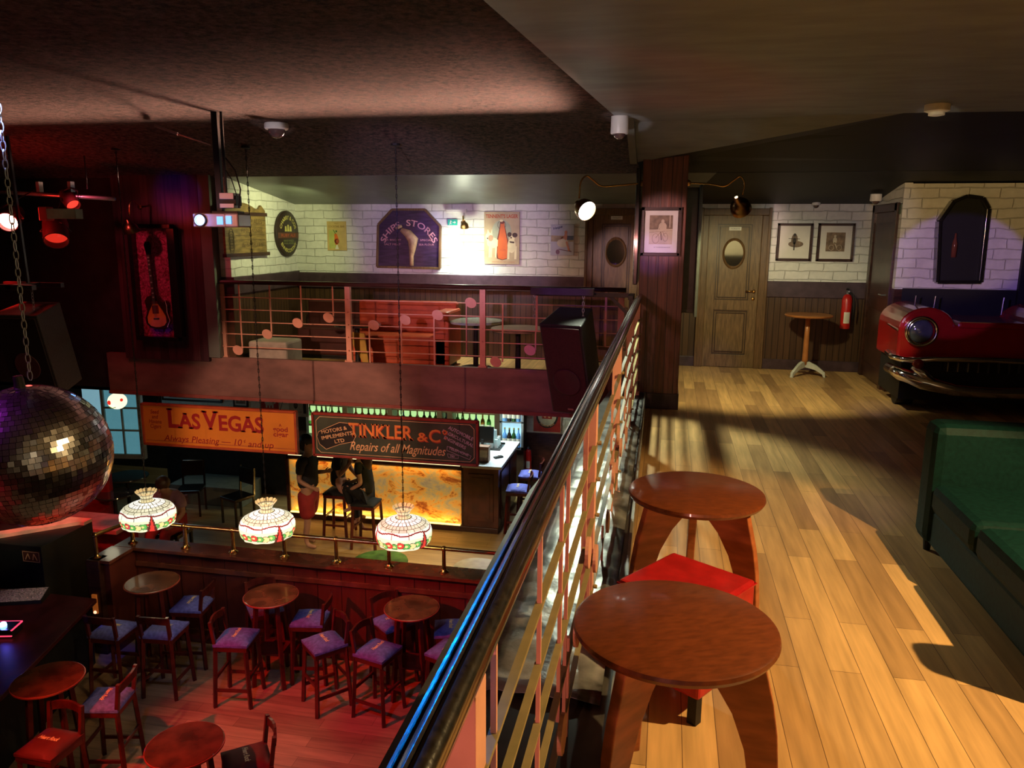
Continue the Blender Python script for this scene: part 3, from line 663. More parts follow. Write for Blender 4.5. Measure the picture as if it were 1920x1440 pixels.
# ================================================================== GOOSE-NECK LAMPS
def goose(name, label, base, pts, head, dirv, lit, group=None, r=.0085, hr=.075, col=(1, 1, .92), es=14):
    t = thing(name, label, 'wall lamp', base, 0, group)
    b = Vector(base)
    MB().lathe([(.028, -.008), (.028, .006), (.012, .014)], 16, Matrix.Translation(Vector(pts[0])-b) @ RX(PI/2)).build('wall_plate', BRASSD, t, smooth=True, angle=40)
    sm = []
    P_ = [Vector(p)-b for p in pts]
    for i in range(len(P_)-1):
        p0 = P_[max(i-1, 0)]; p1 = P_[i]; p2 = P_[i+1]; p3 = P_[min(i+2, len(P_)-1)]
        for k in range(6):
            u = k/6; sm.append(.5*((2*p1)+(-p0+p2)*u+(2*p0-5*p1+4*p2-p3)*u*u+(-p0+3*p1-3*p2+p3)*u**3))
    sm.append(P_[-1]); MB().tube(sm, r, 8).build('arm', BRASS, t, smooth=True)
    q = Vector(dirv).to_track_quat('Z', 'Y').to_matrix().to_4x4(); M = Matrix.Translation(Vector(head)-b) @ q
    k = hr/.075
    MB().lathe([(.012*k, -.11*k), (.022*k, -.10*k), (.024*k, -.075*k), (.045*k, -.06*k), (.066*k, -.03*k), (.075*k, .01*k), (.075*k, .035*k), (.070*k, .035*k), (.068*k, .0)], 24, M, cap=False).build('lamp_shade', BRASSD, t, smooth=True, angle=50)
    MB().lathe([(.001, .024*k), (.05*k, .022*k), (.067*k, .012*k), (.067*k, .0)], 24, M).build('bulb', EM('lit_bulb_'+name, col, es) if lit else P('unlit_reflector_bulb', (.25, .25, .22), .1, .4), t, smooth=True)
    return t
def apx(px, py, y): return at(px, py, y=y)
b = apx(1196, 343, 7.66)
goose('gooseneck_lamp', 'lit brass goose-neck lamp reaching left from the wooden pillar', (-.275, 7.70, b.z), [(-.28, 7.70, b.z), apx(1155, 348, 7.62), apx(1128, 349, 7.58), apx(1112, 338, 7.55), apx(1100, 330, 7.53), apx(1089, 342, 7.5), apx(1086, 372, 7.5)],
      apx(1096, 392, 7.46), (.60, -.65, -.42), True, es=12, hr=.10)
goose('gooseneck_lamp', 'brass goose-neck lamp reaching right from the wooden pillar', (.145, 7.72, b.z), [(.15, 7.72, b.z), apx(1330, 345, 7.68), apx(1358, 349, 7.66), apx(1376, 338, 7.65), apx(1388, 331, 7.64), apx(1396, 345, 7.64), apx(1392, 366, 7.64)],
      apx(1388, 388, 7.64), (.35, .72, -.6), True, es=3, hr=.095)
goose('gooseneck_lamp', 'brass lamp hanging over the guitar case on the red panel', apx(252, 375, 8.5), [apx(262, 388, 8.49), apx(255, 380, 8.3), apx(248, 376, 8.2), apx(243, 384, 8.15), apx(243, 405, 8.15)], apx(246, 430, 8.13), (.1, .25, -.9), False, hr=.085)
goose('gooseneck_lamp', 'blazing lamp between the arched sign and the bottle poster on white brick', apx(868, 418, YB), [apx(868, 418, YB-.01), apx(868, 405, YB-.15), apx(869, 412, YB-.22)], apx(871, 424, YB-.22), (0, .25, -.9), True, hr=.055, es=6)
# TVs hanging behind the pillar
for (nm, x0, x1, lb) in (('television', -.335, -.295, 'flat black television edge-on at the left side of the pillar'), ('television', .30, .36, 'flat television hanging at the right side of the pillar')):
    z0 = at(1185, 530, y=8.0).z if x0 < 0 else at(1300, 588, y=8.4).z
    t = thing(nm, lb, 'television', ((x0+x1)/2 if x0 < 0 else .26, 8.45 if x0 > 0 else 8.1, z0))
    if x0 < 0:
        MB().box(-.02, .02, -.42, .42, 0, 1.1).build('casing', BLKG, t, bevel=.006); MB().box(-.023, -.02, -.39, .39, .03, 1.07).build('screen', LENS, t)
    else:
        MB().box(-.12, .02, -.02, .02, 0, 1.30).box(.02, .05, -.25, .04, -.02, 1.32).build('casing', P('tv_dark_casing', (.05, .055, .045), .35, var=.1), t, bevel=.006)
        MB().box(-.11, .01, -.023, -.02, .04, 1.26).build('screen', P('tv_grey_screen', (.04, .045, .038), .25), t)
# ================================================================== DOME CAMERAS, DETECTOR
def dome(label, loc, r=.055, h=.045, drum=False):
    t = thing('dome_camera', label, 'security camera', loc)
    pr = [(r*.95, 0), (r, -.01), (r, -h*.8), (r*.9, -h)] if not drum else [(r, .0), (r*1.04, -h), (r*.96, -h-.008)]
    MB().lathe(pr, 28).build('housing', WHITE, t, smooth=True, angle=40)
    MB().ball((0, 0, -h), r*.72, 20, 12).build('dome', P('smoked_dome', (.10, .06, .06), .06, coat=1), t, smooth=True)
    return t
dome('white dome camera under the rough dark ceiling beyond the void', tuple(at(518, 231, z=2.657)), .105, .055)
dome('tall white dome camera at the corner of the grey ceiling by the pillar', (-.44, 6.63, 2.648), .07, .13, True)
dome('small white camera at the top of the brick above two framed photographs', tuple(at(1531, 377, y=YB-.07)), .05, .05)
dome('small white camera above the side door beside the brick column', tuple(at(1643, 364, y=9.6)), .06, .07, True)
p = at(1758, 196, z=2.648)
t = thing('smoke_detector', 'round cream smoke detector on the dark ceiling at upper right', 'smoke detector', tuple(p))
MB().lathe([(.085, 0), (.085, -.045), (.06, -.055)], 28).build('base', P('cream_plastic', (.85, .78, .6), .4, emis=(.85, .75, .55), es=0), t, smooth=True, angle=40)
MB().lathe([(.055, -.05), (.055, -.075), (.03, -.08)], 24).build('sensor_cap', P('cream_plastic', (.85, .78, .6), .4), t, smooth=True, angle=40)
# ================================================================== PICTURES AND SIGNS ON THE WALLS
def facing(x0p, y0p, x1p, y1p, Y):
    a = at(x0p, y0p, y=Y); b = at(x1p, y1p, y=Y); return (a.x+b.x)/2, (a.z+b.z)/2, abs(b.x-a.x)/2, abs(a.z-b.z)/2
SEPIA = P('sepia_photo', (.20, .13, .08), .4, var=.3, nscale=20); SEP2 = P('sepia_light', (.55, .45, .33), .4, var=.1)
MATT = P('white_mount', (.70, .66, .62), .45, var=.03)
def framed(name, label, box, Y, art, fw=.03, group=None, fm=None):
    cx, cz, hw, hh = facing(*box, Y)
    t = thing(name, label, 'picture', (cx, Y, cz), 0, group)
    mb = MB().box(-hw, hw, -.035, 0, -hh, -hh+fw).box(-hw, hw, -.035, 0, hh-fw, hh).box(-hw, -hw+fw, -.035, 0, -hh, hh).box(hw-fw, hw, -.035, 0, -hh, hh)
    mb.build('picture_frame', fm or DARKW, t, bevel=.004)
    MB().box(-hw+fw*.8, hw-fw*.8, -.018, -.004, -hh+fw*.8, hh-fw*.8).build('mount', MATT, t)
    mb = MB(); art(mb, hw-fw, hh-fw); mb.build('photograph', None, t); return t
def line(mb, a, b, w_, y):
    dx, dz = b[0]-a[0], b[1]-a[1]; L = math.hypot(dx, dz); nx, nz = -dz/L*w_/2, dx/L*w_/2
    mb.flat([(a[0]+nx, a[1]+nz), (b[0]+nx, b[1]+nz), (b[0]-nx, b[1]-nz), (a[0]-nx, a[1]-nz)], y)
def ringp(mb, cx, cz, rx, rz, w_, y, n=20):
    for i in range(n):
        a, b = 2*PI*i/n, 2*PI*(i+1)/n
        mb.flat([(cx+rx*math.cos(a), cz+rz*math.sin(a)), (cx+rx*math.cos(b), cz+rz*math.sin(b)), (cx+(rx-w_)*math.cos(b), cz+(rz-w_)*math.sin(b)), (cx+(rx-w_)*math.cos(a), cz+(rz-w_)*math.sin(a))], y)
def art_cyclist(mb, w_, h):
    y = -.019
    mb.mat(SEPIA).flat([(-.7*w_, .1*h), (.7*w_, .12*h), (.7*w_, .78*h), (-.7*w_, .78*h)], y)
    mb.mat(SEP2).flat([(.5*w_, .2*h), (.56*w_, .2*h), (.56*w_, .78*h), (.5*w_, .78*h)], y-.0005)
    mb.mat(SEP2).flat([(-.7*w_, -.6*h), (.7*w_, -.6*h), (.7*w_, .14*h), (-.7*w_, .1*h)], y-.0003)
    mb.mat(SEPIA); line(mb, (-.7*w_, -.04*h), (.7*w_, .06*h), .012*h, y-.001)
    mb.mat(SEPIA); ringp(mb, -.30*w_, -.32*h, .22*w_, .24*h, .02*w_, y-.001); ringp(mb, .28*w_, -.26*h, .16*w_, .20*h, .02*w_, y-.001)
    line(mb, (-.3*w_, -.3*h), (.0, .0), .02*h, y-.001); line(mb, (.0, 0), (.05*w_, -.4*h), .05*h, y-.001); line(mb, (.28*w_, -.26*h), (.1*w_, .02*h), .02*h, y-.001)
    mb.mat(SEP2); mb.ell(.1*w_, .5*h, .1*w_, .09*h, y-.002); mb.ell(.1*w_, .26*h, .24*w_, .19*h, y-.0015); line(mb, (-.1*w_, .25*h), (-.18*w_, .02*h), .05*h, y-.002); line(mb, (.3*w_, .25*h), (.3*w_, -.04*h), .05*h, y-.002)
    mb.mat(INK); text(mb, 'LE TOUR DE FRANCE', .05*h, .1*w_, -.74*h, y-.001, width=1.0*w_)
framed('framed_photograph', 'framed cyclist photograph on the front of the wooden pillar', (1204, 389, 1274, 480), 7.655, art_cyclist, .03)
def art_bike(mb, w_, h):
    y = -.019; mb.mat(SEPIA); mb.ell(0, .1*h, .22*w_, .42*h, y-.001); mb.ell(.1*w_, -.12*h, .5*w_, .2*h, y-.0012); mb.mat(INK); mb.ell(0, .05*h, .12*w_, .2*h, y-.002); mb.ell(0, .45*h, .09*w_, .09*h, y-.002); line(mb, (-.4*w_, .22*h), (.35*w_, .2*h), .03*h, y-.002); line(mb, (0, 0), (0, -.5*h), .07*h, y-.002)
def art_rider(mb, w_, h):
    y = -.019; mb.mat(SEPIA).flat([(-.6*w_, -.55*h), (.6*w_, -.55*h), (.6*w_, .6*h), (-.6*w_, .6*h)], y-.0005); mb.mat(SEP2); mb.ell(-.05*w_, .38*h, .08*w_, .08*h, y-.002); mb.ell(-.05*w_, .12*h, .13*w_, .2*h, y-.002)
    ringp(mb, -.25*w_, -.32*h, .17*w_, .17*h, .02*w_, y-.002); ringp(mb, .25*w_, -.32*h, .17*w_, .17*h, .02*w_, y-.002); line(mb, (-.05*w_, 0), (.1*w_, -.35*h), .06*h, y-.002)
framed('framed_photograph', 'framed photograph of a front-facing motorcycle, nearer the door', (1459, 419, 1519, 489), YB-.003, art_bike, .028, None)
framed('framed_photograph', 'framed brown photograph of a bicycle rider, nearer the side door', (1535, 419, 1597, 490), YB-.003, art_rider, .028, None)
# plain metal posters
def poster(name, label, box, Y, base, art, d=.012):
    cx, cz, hw, hh = facing(*box, Y)
    t = thing(name, label, 'poster', (cx, Y, cz))
    MB().box(-hw, hw, -d, 0, -hh, hh).build('board', base, t, bevel=.003)
    mb = MB(); art(mb, hw, hh, -d-.001); mb.build('artwork', None, t); return t
BEIGE = P('poster_beige', (.46, .36, .22), .4, var=.1, nscale=5); REDI = P('poster_red_lettering', (.42, .08, .03), .5, var=.1)
AMB = P('bottle_orange', (.60, .12, .02), .35, var=.08, nscale=9); DKB = P('bottle_dark_brown', (.12, .02, .01), .3, var=.1)
DOGW = P('dog_cream', (.72, .62, .42), .6, var=.08); DOGB = P('dog_brown', (.06, .03, .03), .6)
def art_lager(mb, w_, h, y):
    mb.mat(REDI); text(mb, "TENNENT'S LAGER", .19*h, 0, .83*h, y, width=1.80*w_, bold=.03)
    mb.mat(P('poster_grey_green', (.34, .36, .28), .5, var=.1)).ell(0, .25*h, .55*w_, .45*h, y-.0002)
    # bottle
    bo = [(-.28, -.78), (-.33, -.55), (-.30, -.1), (-.20, .2), (-.13, .5), (-.12, .62), (.12, .62), (.13, .5), (.22, .2), (.32, -.1), (.34, -.55), (.30, -.78), (0, -.84)]
    mb.mat(DKB).flat([((a*1.06+.03)*w_, b_*h) for a, b_ in bo], y-.0008)
    mb.mat(AMB).flat([((a*.86+.04)*w_, b_*h*.95-.02*h) for a, b_ in bo], y-.0014)
    mb.mat(DKB); mb.ell(.02*w_, .60*h, .12*w_, .06*h, y-.002); mb.mat(DOGW); mb.ell(-.02*w_, .66*h, .10*w_, .04*h, y-.0025)
    mb.mat(INK); ringp(mb, 0, .5*h, .24*w_, .17*h, .02*w_, y-.0005)
    mb.mat(REDI); text(mb, 'LAGER', .12*h, .04*w_, -.45*h, y-.002, width=.4*w_)
    # left dog, standing
    mb.mat(DOGW); mb.ell(-.50*w_, -.18*h, .34*w_, .2*h, y-.0012, rot=0); mb.ell(-.72*w_, .04*h, .2*w_, .17*h, y-.0016); mb.flat([(-.85*w_, .1*h), (-.78*w_, .34*h), (-.68*w_, .18*h)], y-.0018); mb.flat([(-.62*w_, .15*h), (-.55*w_, .36*h), (-.52*w_, .1*h)], y-.0018)
    for xx in (-.72, -.62, -.36): mb.flat([(xx*w_, -.3*h), ((xx+.1)*w_, -.3*h), ((xx+.07)*w_, -.74*h), ((xx-.02)*w_, -.74*h)], y-.0011)
    mb.mat(P('dog_tan_patch', (.42, .24, .16), .6)); mb.ell(-.62*w_, .0, .14*w_, .12*h, y-.0022); mb.mat(INK); mb.ell(-.80*w_, -.01*h, .04*w_, .03*h, y-.0024)
    # right dog, sitting
    mb.mat(DOGW); mb.ell(.56*w_, -.28*h, .23*w_, .28*h, y-.0012); mb.ell(.58*w_, .0, .15*w_, .13*h, y-.0016)
    for xx in (.34, .74): mb.flat([(xx*w_, -.3*h), ((xx+.12)*w_, -.3*h), ((xx+.1)*w_, -.8*h), ((xx-.03)*w_, -.8*h)], y-.0018)
    mb.mat(DOGB); mb.ell(.44*w_, .14*h, .12*w_, .09*h, y-.0022); mb.ell(.74*w_, .12*h, .15*w_, .09*h, y-.0022); mb.ell(.53*w_, .02*h, .05*w_, .03*h, y-.0026); mb.flat([(.44*w_, -.11*h), (.72*w_, -.13*h), (.70*w_, -.19*h), (.46*w_, -.17*h)], y-.0026)
    mb.mat(REDI); text(mb, 'WELLPARK BREWERY GLASGOW', .05*h, .1*w_, -.91*h, y-.0006, width=1.3*w_)
poster('beer_poster', 'beige lager poster with a bottle between two white dogs on white brick', (908, 397, 974, 496), YB-.003, BEIGE, art_lager)
def art_cock(mb, w_, h, y):
    mb.mat(P('poster_lime', (.42, .42, .12), .5)).flat([(-.8*w_, -.85*h), (-.1*w_, -.85*h), (-.1*w_, .4*h), (-.8*w_, .4*h)], y)
    mb.mat(P('poster_brown_lettering', (.22, .13, .03), .5)); text(mb, 'COCKTAIL BAR', .18*h, 0, .65*h, y-.0005, width=1.7*w_, bold=.02); text(mb, 'ENJOY', .09*h, 0, .85*h, y-.0005)
    mb.mat(AMB).flat([(-.24*w_, .15*h), (.02*w_, .15*h), (.16*w_, -.15*h), (.22*w_, -.35*h), (.05*w_, -.6*h), (-.15*w_, -.6*h), (-.26*w_, -.35*h), (-.22*w_, -.1*h)], y-.001)
    mb.mat(DKB); mb.ell(0, -.36*h, .24*w_, .18*h, y-.0015); mb.mat(REDI); mb.ell(.06*w_, -.36*h, .14*w_, .13*h, y-.002)
    mb.mat(P('poster_leaf_green', (.05, .14, .04), .6)); mb.ell(-.02*w_, .32*h, .09*w_, .07*h, y-.002); line(mb, (-.35*w_, .42*h), (-.1*w_, .15*h), .05*h, y-.0018)
    mb.mat(MATT).flat([(-.05*w_, -.6*h), (.05*w_, -.6*h), (.2*w_, -.9*h), (-.2*w_, -.9*h)], y-.001)
poster('cocktail_poster', 'small tan cocktail poster at the left of the far brick wall', (613, 415, 651, 470), YB-.003, P('poster_tan', (.52, .36, .14), .45, var=.12, nscale=6), art_cock)
def art_scoot(mb, w_, h, y):
    mb.mat(P('poster_sand', (.42, .32, .20), .5, var=.2, nscale=20)).flat([(-w_*.95, -.1*h), (w_*.95, -.1*h), (w_*.95, .25*h), (-w_*.95, .3*h)], y)
    mb.mat(P('poster_sea', (.10, .12, .18), .5)).flat([(.4*w_, 0), (.95*w_, 0), (.95*w_, .28*h), (.4*w_, .28*h)], y-.0004)
    mb.mat(P('scooter_cream', (.66, .60, .42), .4)); mb.ell(.05*w_, -.2*h, .5*w_, .28*h, y-.001)
    mb.mat(DKB); mb.ell(-.38*w_, -.78*h, .16*w_, .16*h, y-.0014); line(mb, (-.3*w_, -.6*h), (.8*w_, -.75*h), .05*h, y-.001)
    mb.mat(P('poster_skin', (.60, .26, .16), .5)); mb.ell(.3*w_, .5*h, .12*w_, .12*h, y-.002); mb.ell(.28*w_, .22*h, .14*w_, .22*h, y-.0015); line(mb, (.2*w_, .2*h), (-.2*w_, .08*h), .1*h, y-.002); line(mb, (.35*w_, -.1*h), (.6*w_, -.7*h), .12*h, y-.002); line(mb, (.1*w_, .25*h), (-.1*w_, .1*h), .08*h, y-.002)
    mb.mat(P('poster_navy', (.05, .06, .16), .5)); text(mb, 'Vespa', .22*h, -.45*w_, .80*h, y-.001, width=.85*w_, shear=.4, bold=.02, rot=.25)
poster('scooter_poster', 'pale scooter poster beside the left porthole door', (1033, 421, 1076, 479), YB-.003, P('poster_pale_blue', (.50, .50, .58), .45, var=.06), art_scoot)
# arched "SHIPS STORES" sign
pl = [(709, 500), (711, 421), (737, 393), (798, 393), (827, 424), (826, 503)]
pp = [at(a, b_, y=YB-.003) for a, b_ in pl]; c = at(768, 450, y=YB-.003)
lp = [(q.x-c.x, q.z-c.z) for q in pp]
t = thing('arched_sign', 'purple-lit arched wooden ships stores sign on far brick', 'sign', (c.x, YB-.003, c.z))
MB().prism(lp, 'y', -.03, 0).build('board', P('dark_sign_board', (.045, .02, .06), .45, var=.25, nscale=6, stretch=(1, 1, 6)), t)
mb = MB()
for i in range(len(lp)): a, b_ = lp[i], lp[(i+1) % len(lp)]; mb.bar((a[0], -.03, a[1]), (b_[0], -.03, b_[1]), .03, .05, up=(0, 1, 0))
mb.build('sign_frame', FRAMEW, t, bevel=.004)
mb = MB().mat(P('sign_pink_lettering', (.62, .30, .36), .5)); text(mb, 'SHIPS  STORES', .115, 0, -.18, -.0315, arc=(.41, False), bold=.012, serif=.03, width=.98)
text(mb, 'SEA BISCUIT', .035, -.24, .0, -.0315, width=.26); text(mb, 'SALT MEAT', .035, -.24, -.06, -.0315, width=.24); text(mb, 'SPECIAL', .035, .25, .0, -.0315, width=.18); text(mb, 'SEA FLOUR', .035, .25, -.06, -.0315, width=.22)
mb.build('lettering', None, t)
mb = MB(); mb.tube([(-.09, -.08, .14), (.0, -.07, .09), (.07, -.06, .0), (.06, -.06, -.10), (.04, -.05, -.22), (.04, -.05, -.35)], [.03, .06, .075, .05, .03, .028], 10)
mb.tube([(-.16, -.09, .15), (-.08, -.09, .19)], .02, 8)
mb.build('carved_figurehead', P('carved_pale_wood', (.42, .26, .17), .5, var=.2, nscale=14), t, smooth=True)
# exit sign, light box above
p = at(849, 417, y=YB-.01)
t = thing('exit_sign', 'small green exit sign with running figure on the white brick', 'exit sign', tuple(p))
MB().box(-.065, .065, -.02, .0, -.038, .038).build('sign_plate', P('exit_green', (.01, .30, .22), .4, emis=(.02, .38, .30), es=.25), t)
mb = MB().mat(LETW); mb.ell(-.022, .018, .008, .008, -.0215); line(mb, (-.022, .01), (-.03, -.01), .01, -.0215); line(mb, (-.03, -.01), (-.04, -.03), .007, -.0215); line(mb, (-.028, -.01), (-.012, -.022), .007, -.0215); line(mb, (-.038, .0), (-.008, .008), .006, -.0215); line(mb, (.005, 0), (.035, 0), .01, -.0215); mb.flat([(.03, .02), (.05, 0), (.03, -.02)], -.0215); mb.build('running_figure', None, t)
p = at(856, 396, y=YB-.03)
t = thing('emergency_light', 'pale slim emergency light box above the exit sign', 'light box', tuple(p)); MB().box(-.14, .14, -.04, .028, -.02, .03).build('casing', WHITE, t, bevel=.006); MB().box(-.12, .12, -.045, -.038, -.014, .018).build('diffuser', WHITE, t)
# left return wall: scroll board and oval sign (they face +x)
def on_left(px, py): return at(px, py, x=XL+.003)
a = on_left(417, 478); b_ = on_left(500, 480); c = on_left(458, 420)
y0, y1 = a.y, b_.y; zt = on_left(470, 385).z; zb = on_left(470, 480).z; cy = (y0+y1)/2; W = (y1-y0)/2
t = thing('scroll_board', 'brown carved scroll-shaped board behind the projector', 'sign', (XL+.003, cy, (zt+zb)/2), PI/2)
Hh = (zt-zb)/2
cr_ = [(-W*.93, Hh*.78)]+[(-W*.93+W*1.55*i/10, Hh*(.78+.30*math.sin(PI*i/10))) for i in range(1, 10)]+[(W*.62, Hh*.86), (W*.75, Hh*1.02), (W*.93, Hh*.80)]
MB().prism([(-W*.93, -Hh*.9), (W*.93, -Hh*.9)]+cr_[::-1], 'y', -.03, 0).build('board', P('carved_brown_board', (.20, .125, .04), .5, var=.3, nscale=7, stretch=(1, 1, 5)), t)
MB().box(-W, W, -.055, 0, -Hh, -Hh*.86).box(-W*.97, W*.97, -.05, 0, Hh*.58, Hh*.72).build('moulding', DARKW, t, bevel=.006)
mb = MB().mat(P('carved_letter_brown', (.09, .05, .02), .6)); text(mb, 'OLD SHIP ALES', Hh*.28, .1*W, Hh*.36, -.032, width=1.3*W, serif=.03); text(mb, 'FINE WINES', Hh*.22, .25*W, Hh*.0, -.032, width=1.0*W); text(mb, '& SPIRITS', Hh*.22, .25*W, -Hh*.55, -.032, width=1.0*W)
for k in range(7): ringp(mb, -W*.68, -Hh*(.1+.1*k), .05+.02*(k % 2), .06, .012, -.033, 10)
for k in (.22, -.18, -.36): line(mb, (-W*.5, Hh*k), (W*.85, Hh*(k+.02)), .008, -.032)
mb.build('lettering', None, t)
a = on_left(514, 440); b_ = on_left(556, 440); zt = on_left(535, 395).z; zb = on_left(535, 481).z; zc = (zt+zb)/2; R_ = (zt-zb)/2; rw = (b_.y-a.y)/2
t = thing('oval_sign', 'oval dark brewery sign with yellow lettering on the balcony side wall', 'sign', (XL+.003, (a.y+b_.y)/2, zc), PI/2)
D = Matrix.Diagonal((rw/R_, 1, 1, 1))
MB().lathe([(.001, 0), (R_, 0), (R_, .03), (R_*.95, .04), (.001, .04)], 40, D @ RX(PI/2)).build('board', P('oval_sign_dark', (.028, .014, .010), .4, var=.2), t, smooth=True, angle=40)
YEL = P('sign_yellow_lettering', (.62, .55, .16), .5)
mb = MB().mat(YEL); text(mb, 'CHARRY & COS', .075, 0, 0, -.0425, arc=(R_*.70, False), bold=.015, width=R_*1.75, M=D); text(mb, 'ENNISCORTHY', .07, 0, 0, -.0425, arc=(R_*.74, True), bold=.015, width=R_*1.5, M=D)
mb.mat(YEL); [mb.flat([((-.10+.07*k)*1, .03), ((-.04+.07*k), .03), ((-.05+.07*k), .12-.02*abs(k-1)), ((-.09+.07*k), .12-.02*abs(k-1))], -.0425) for k in range(3)]
mb.mat(P('oval_band', (.10, .03, .015), .5)).flat([(-rw*.9, -.06), (rw*.9, -.06), (rw*.9, .015), (-rw*.9, .015)], -.0415)
mb.mat(REDI); text(mb, 'RUBY ALE', .06, 0, -.022, -.0430, width=rw*1.3, bold=.01)
mb.mat(P('oval_green', (.22, .24, .08), .5)); text(mb, 'BREWED', .035, 0, -.095, -.043, width=rw*.9); text(mb, 'IRELAND', .035, 0, -.13, -.043, width=rw*.9)
mb.build('lettering', None, t)
# small items by the side door
p = at(1682, 392, y=CY-.01)
t = tag(MB().box(CX0-.012, CX0, 9.14, 9.20, p.z-.05, p.z+.05).build('notice_plate', P('notice_dark_green', (.05, .07, .04), .5)), 'small dark notice plate beside the top of the side door', 'notice')
# ================================================================== FIRE EXTINGUISHERS
def extinguisher(label, loc):
    t = thing('fire_extinguisher', label, 'fire extinguisher', loc, 0)
    MB().lathe([(.001, -.24), (.055, -.24), (.06, -.22), (.06, .12), (.045, .17), (.02, .19), (.001, .19)], 24).build('cylinder', P('extinguisher_red', (.50, .015, .012), .3, coat=.3), t, smooth=True, angle=50)
    MB().lathe([(.018, .19), (.018, .22)], 10).box(-.012, .012, -.06, .02, .215, .235).build('valve', STEEL, t)
    MB().box(-.012, .012, -.08, .03, .245, .255, RX(-.2)).build('handle', BLK, t)
    MB().tube([(0, -.02, .215), (.06, -.04, .18), (.075, -.05, .0), (.07, -.05, -.12)], .009, 8).build('hose', BLK, t, smooth=True)
    mb = MB(); v = []; f = []
    for i in range(9):
        a_ = -PI/2-.6+1.2*i/8
        for z in (-.17, -.03): v.append((.0615*math.cos(a_), .0615*math.sin(a_), z))
    for i in range(8): f.append((i*2, i*2+2, i*2+3, i*2+1))
    mb.add(v, f).build('label', MATT, t); MB().box(-.02, .02, .055, .085, .05, .12).build('bracket', BLK, t); return t
extinguisher('red fire extinguisher on the wainscot beside the side door', (2.20, YB-.085, .80))
p = at(991, 860, y=13.72); extinguisher('red fire extinguisher on the dark wall behind the bar stools downstairs', (p.x, 13.715, p.z))
# ================================================================== BRASS RAIL ON THE PARAPET
t = thing('brass_rail', 'brass pipe rail with ball joints standing on the dark parapet', 'rail', (-4, 7.95, -2.1))
posts = [(x, 7.95) for x in (-6.37, -5.64, -5.0, -4.33, -3.67, -3.02, -2.36, -1.72)]+[(-6.49, 7.47), (-1.72, 7.25)]
for i, (x, y) in enumerate(posts):
    M = TR(x+4, y-7.95, 0)
    MB().lathe([(.055, 0), (.055, .010), (.032, .025), (.023, .05), (.021, .27)], 16, M).ball((0, 0, .285), .034, 14, 10, M=M).build('post', BRASS, t, smooth=True, angle=45)
MB().tube([(-6.49+4, 7.47-7.95, .285), (-6.37+4, 0, .285), (-1.72+4, 0, .285), (-1.72+4, 7.25-7.95, .285)], .024, 10).build('pipe', BRASS, t, smooth=True, angle=60)
# ================================================================== TALL TABLES BELOW
TT = P('worn_brown_tabletop', (.10, .034, .016), .26, var=.35, nscale=5, coat=.3)
def tall_table(label, loc):
    t = thing('tall_round_table', label, 'table', loc, random.random()*.6, 'tall round tables on the dance floor')
    MB().lathe([(.001, 1.01), (.28, 1.01), (.295, 1.02), (.295, 1.035), (.288, 1.04), (.001, 1.04)], 48).build('tabletop', TT, t, smooth=True, angle=35)
    MB().lathe([(.288, 1.018), (.299, 1.02), (.299, 1.034), (.288, 1.038)], 48, cap=False).build('rim', P('red_edge', (.34, .06, .035), .3), t, smooth=True, angle=50)
    for k in range(4):
        a = PI/4+k*PI/2
        MB().bar((.17*math.cos(a), .17*math.sin(a), 1.01), (.25*math.cos(a), .25*math.sin(a), 0), .045, .045).build('leg', STOOLW, t, bevel=.004)
    MB().prism([(.15, .15), (-.15, .15), (-.15, -.15), (.15, -.15)], 'z', .38, .41, RZ(PI/4*0)).build('foot_shelf', STOOLW, t, bevel=.004)
    return t
for px, py, lb in ((772, 1138, 'tall round table under the right stained-glass lamp'), (508, 1115, 'tall round table under the middle stained-glass lamp'), (285, 1090, 'dark tall round table under the left stained-glass lamp'),
                   (90, 1272, 'tall round table beside the booth desk at the left edge'), (347, 1395, 'red-lit tall round table at the bottom of the view')):
    p = at(px, py, z=-2.26); tall_table(lb, (p.x, p.y, -3.3))
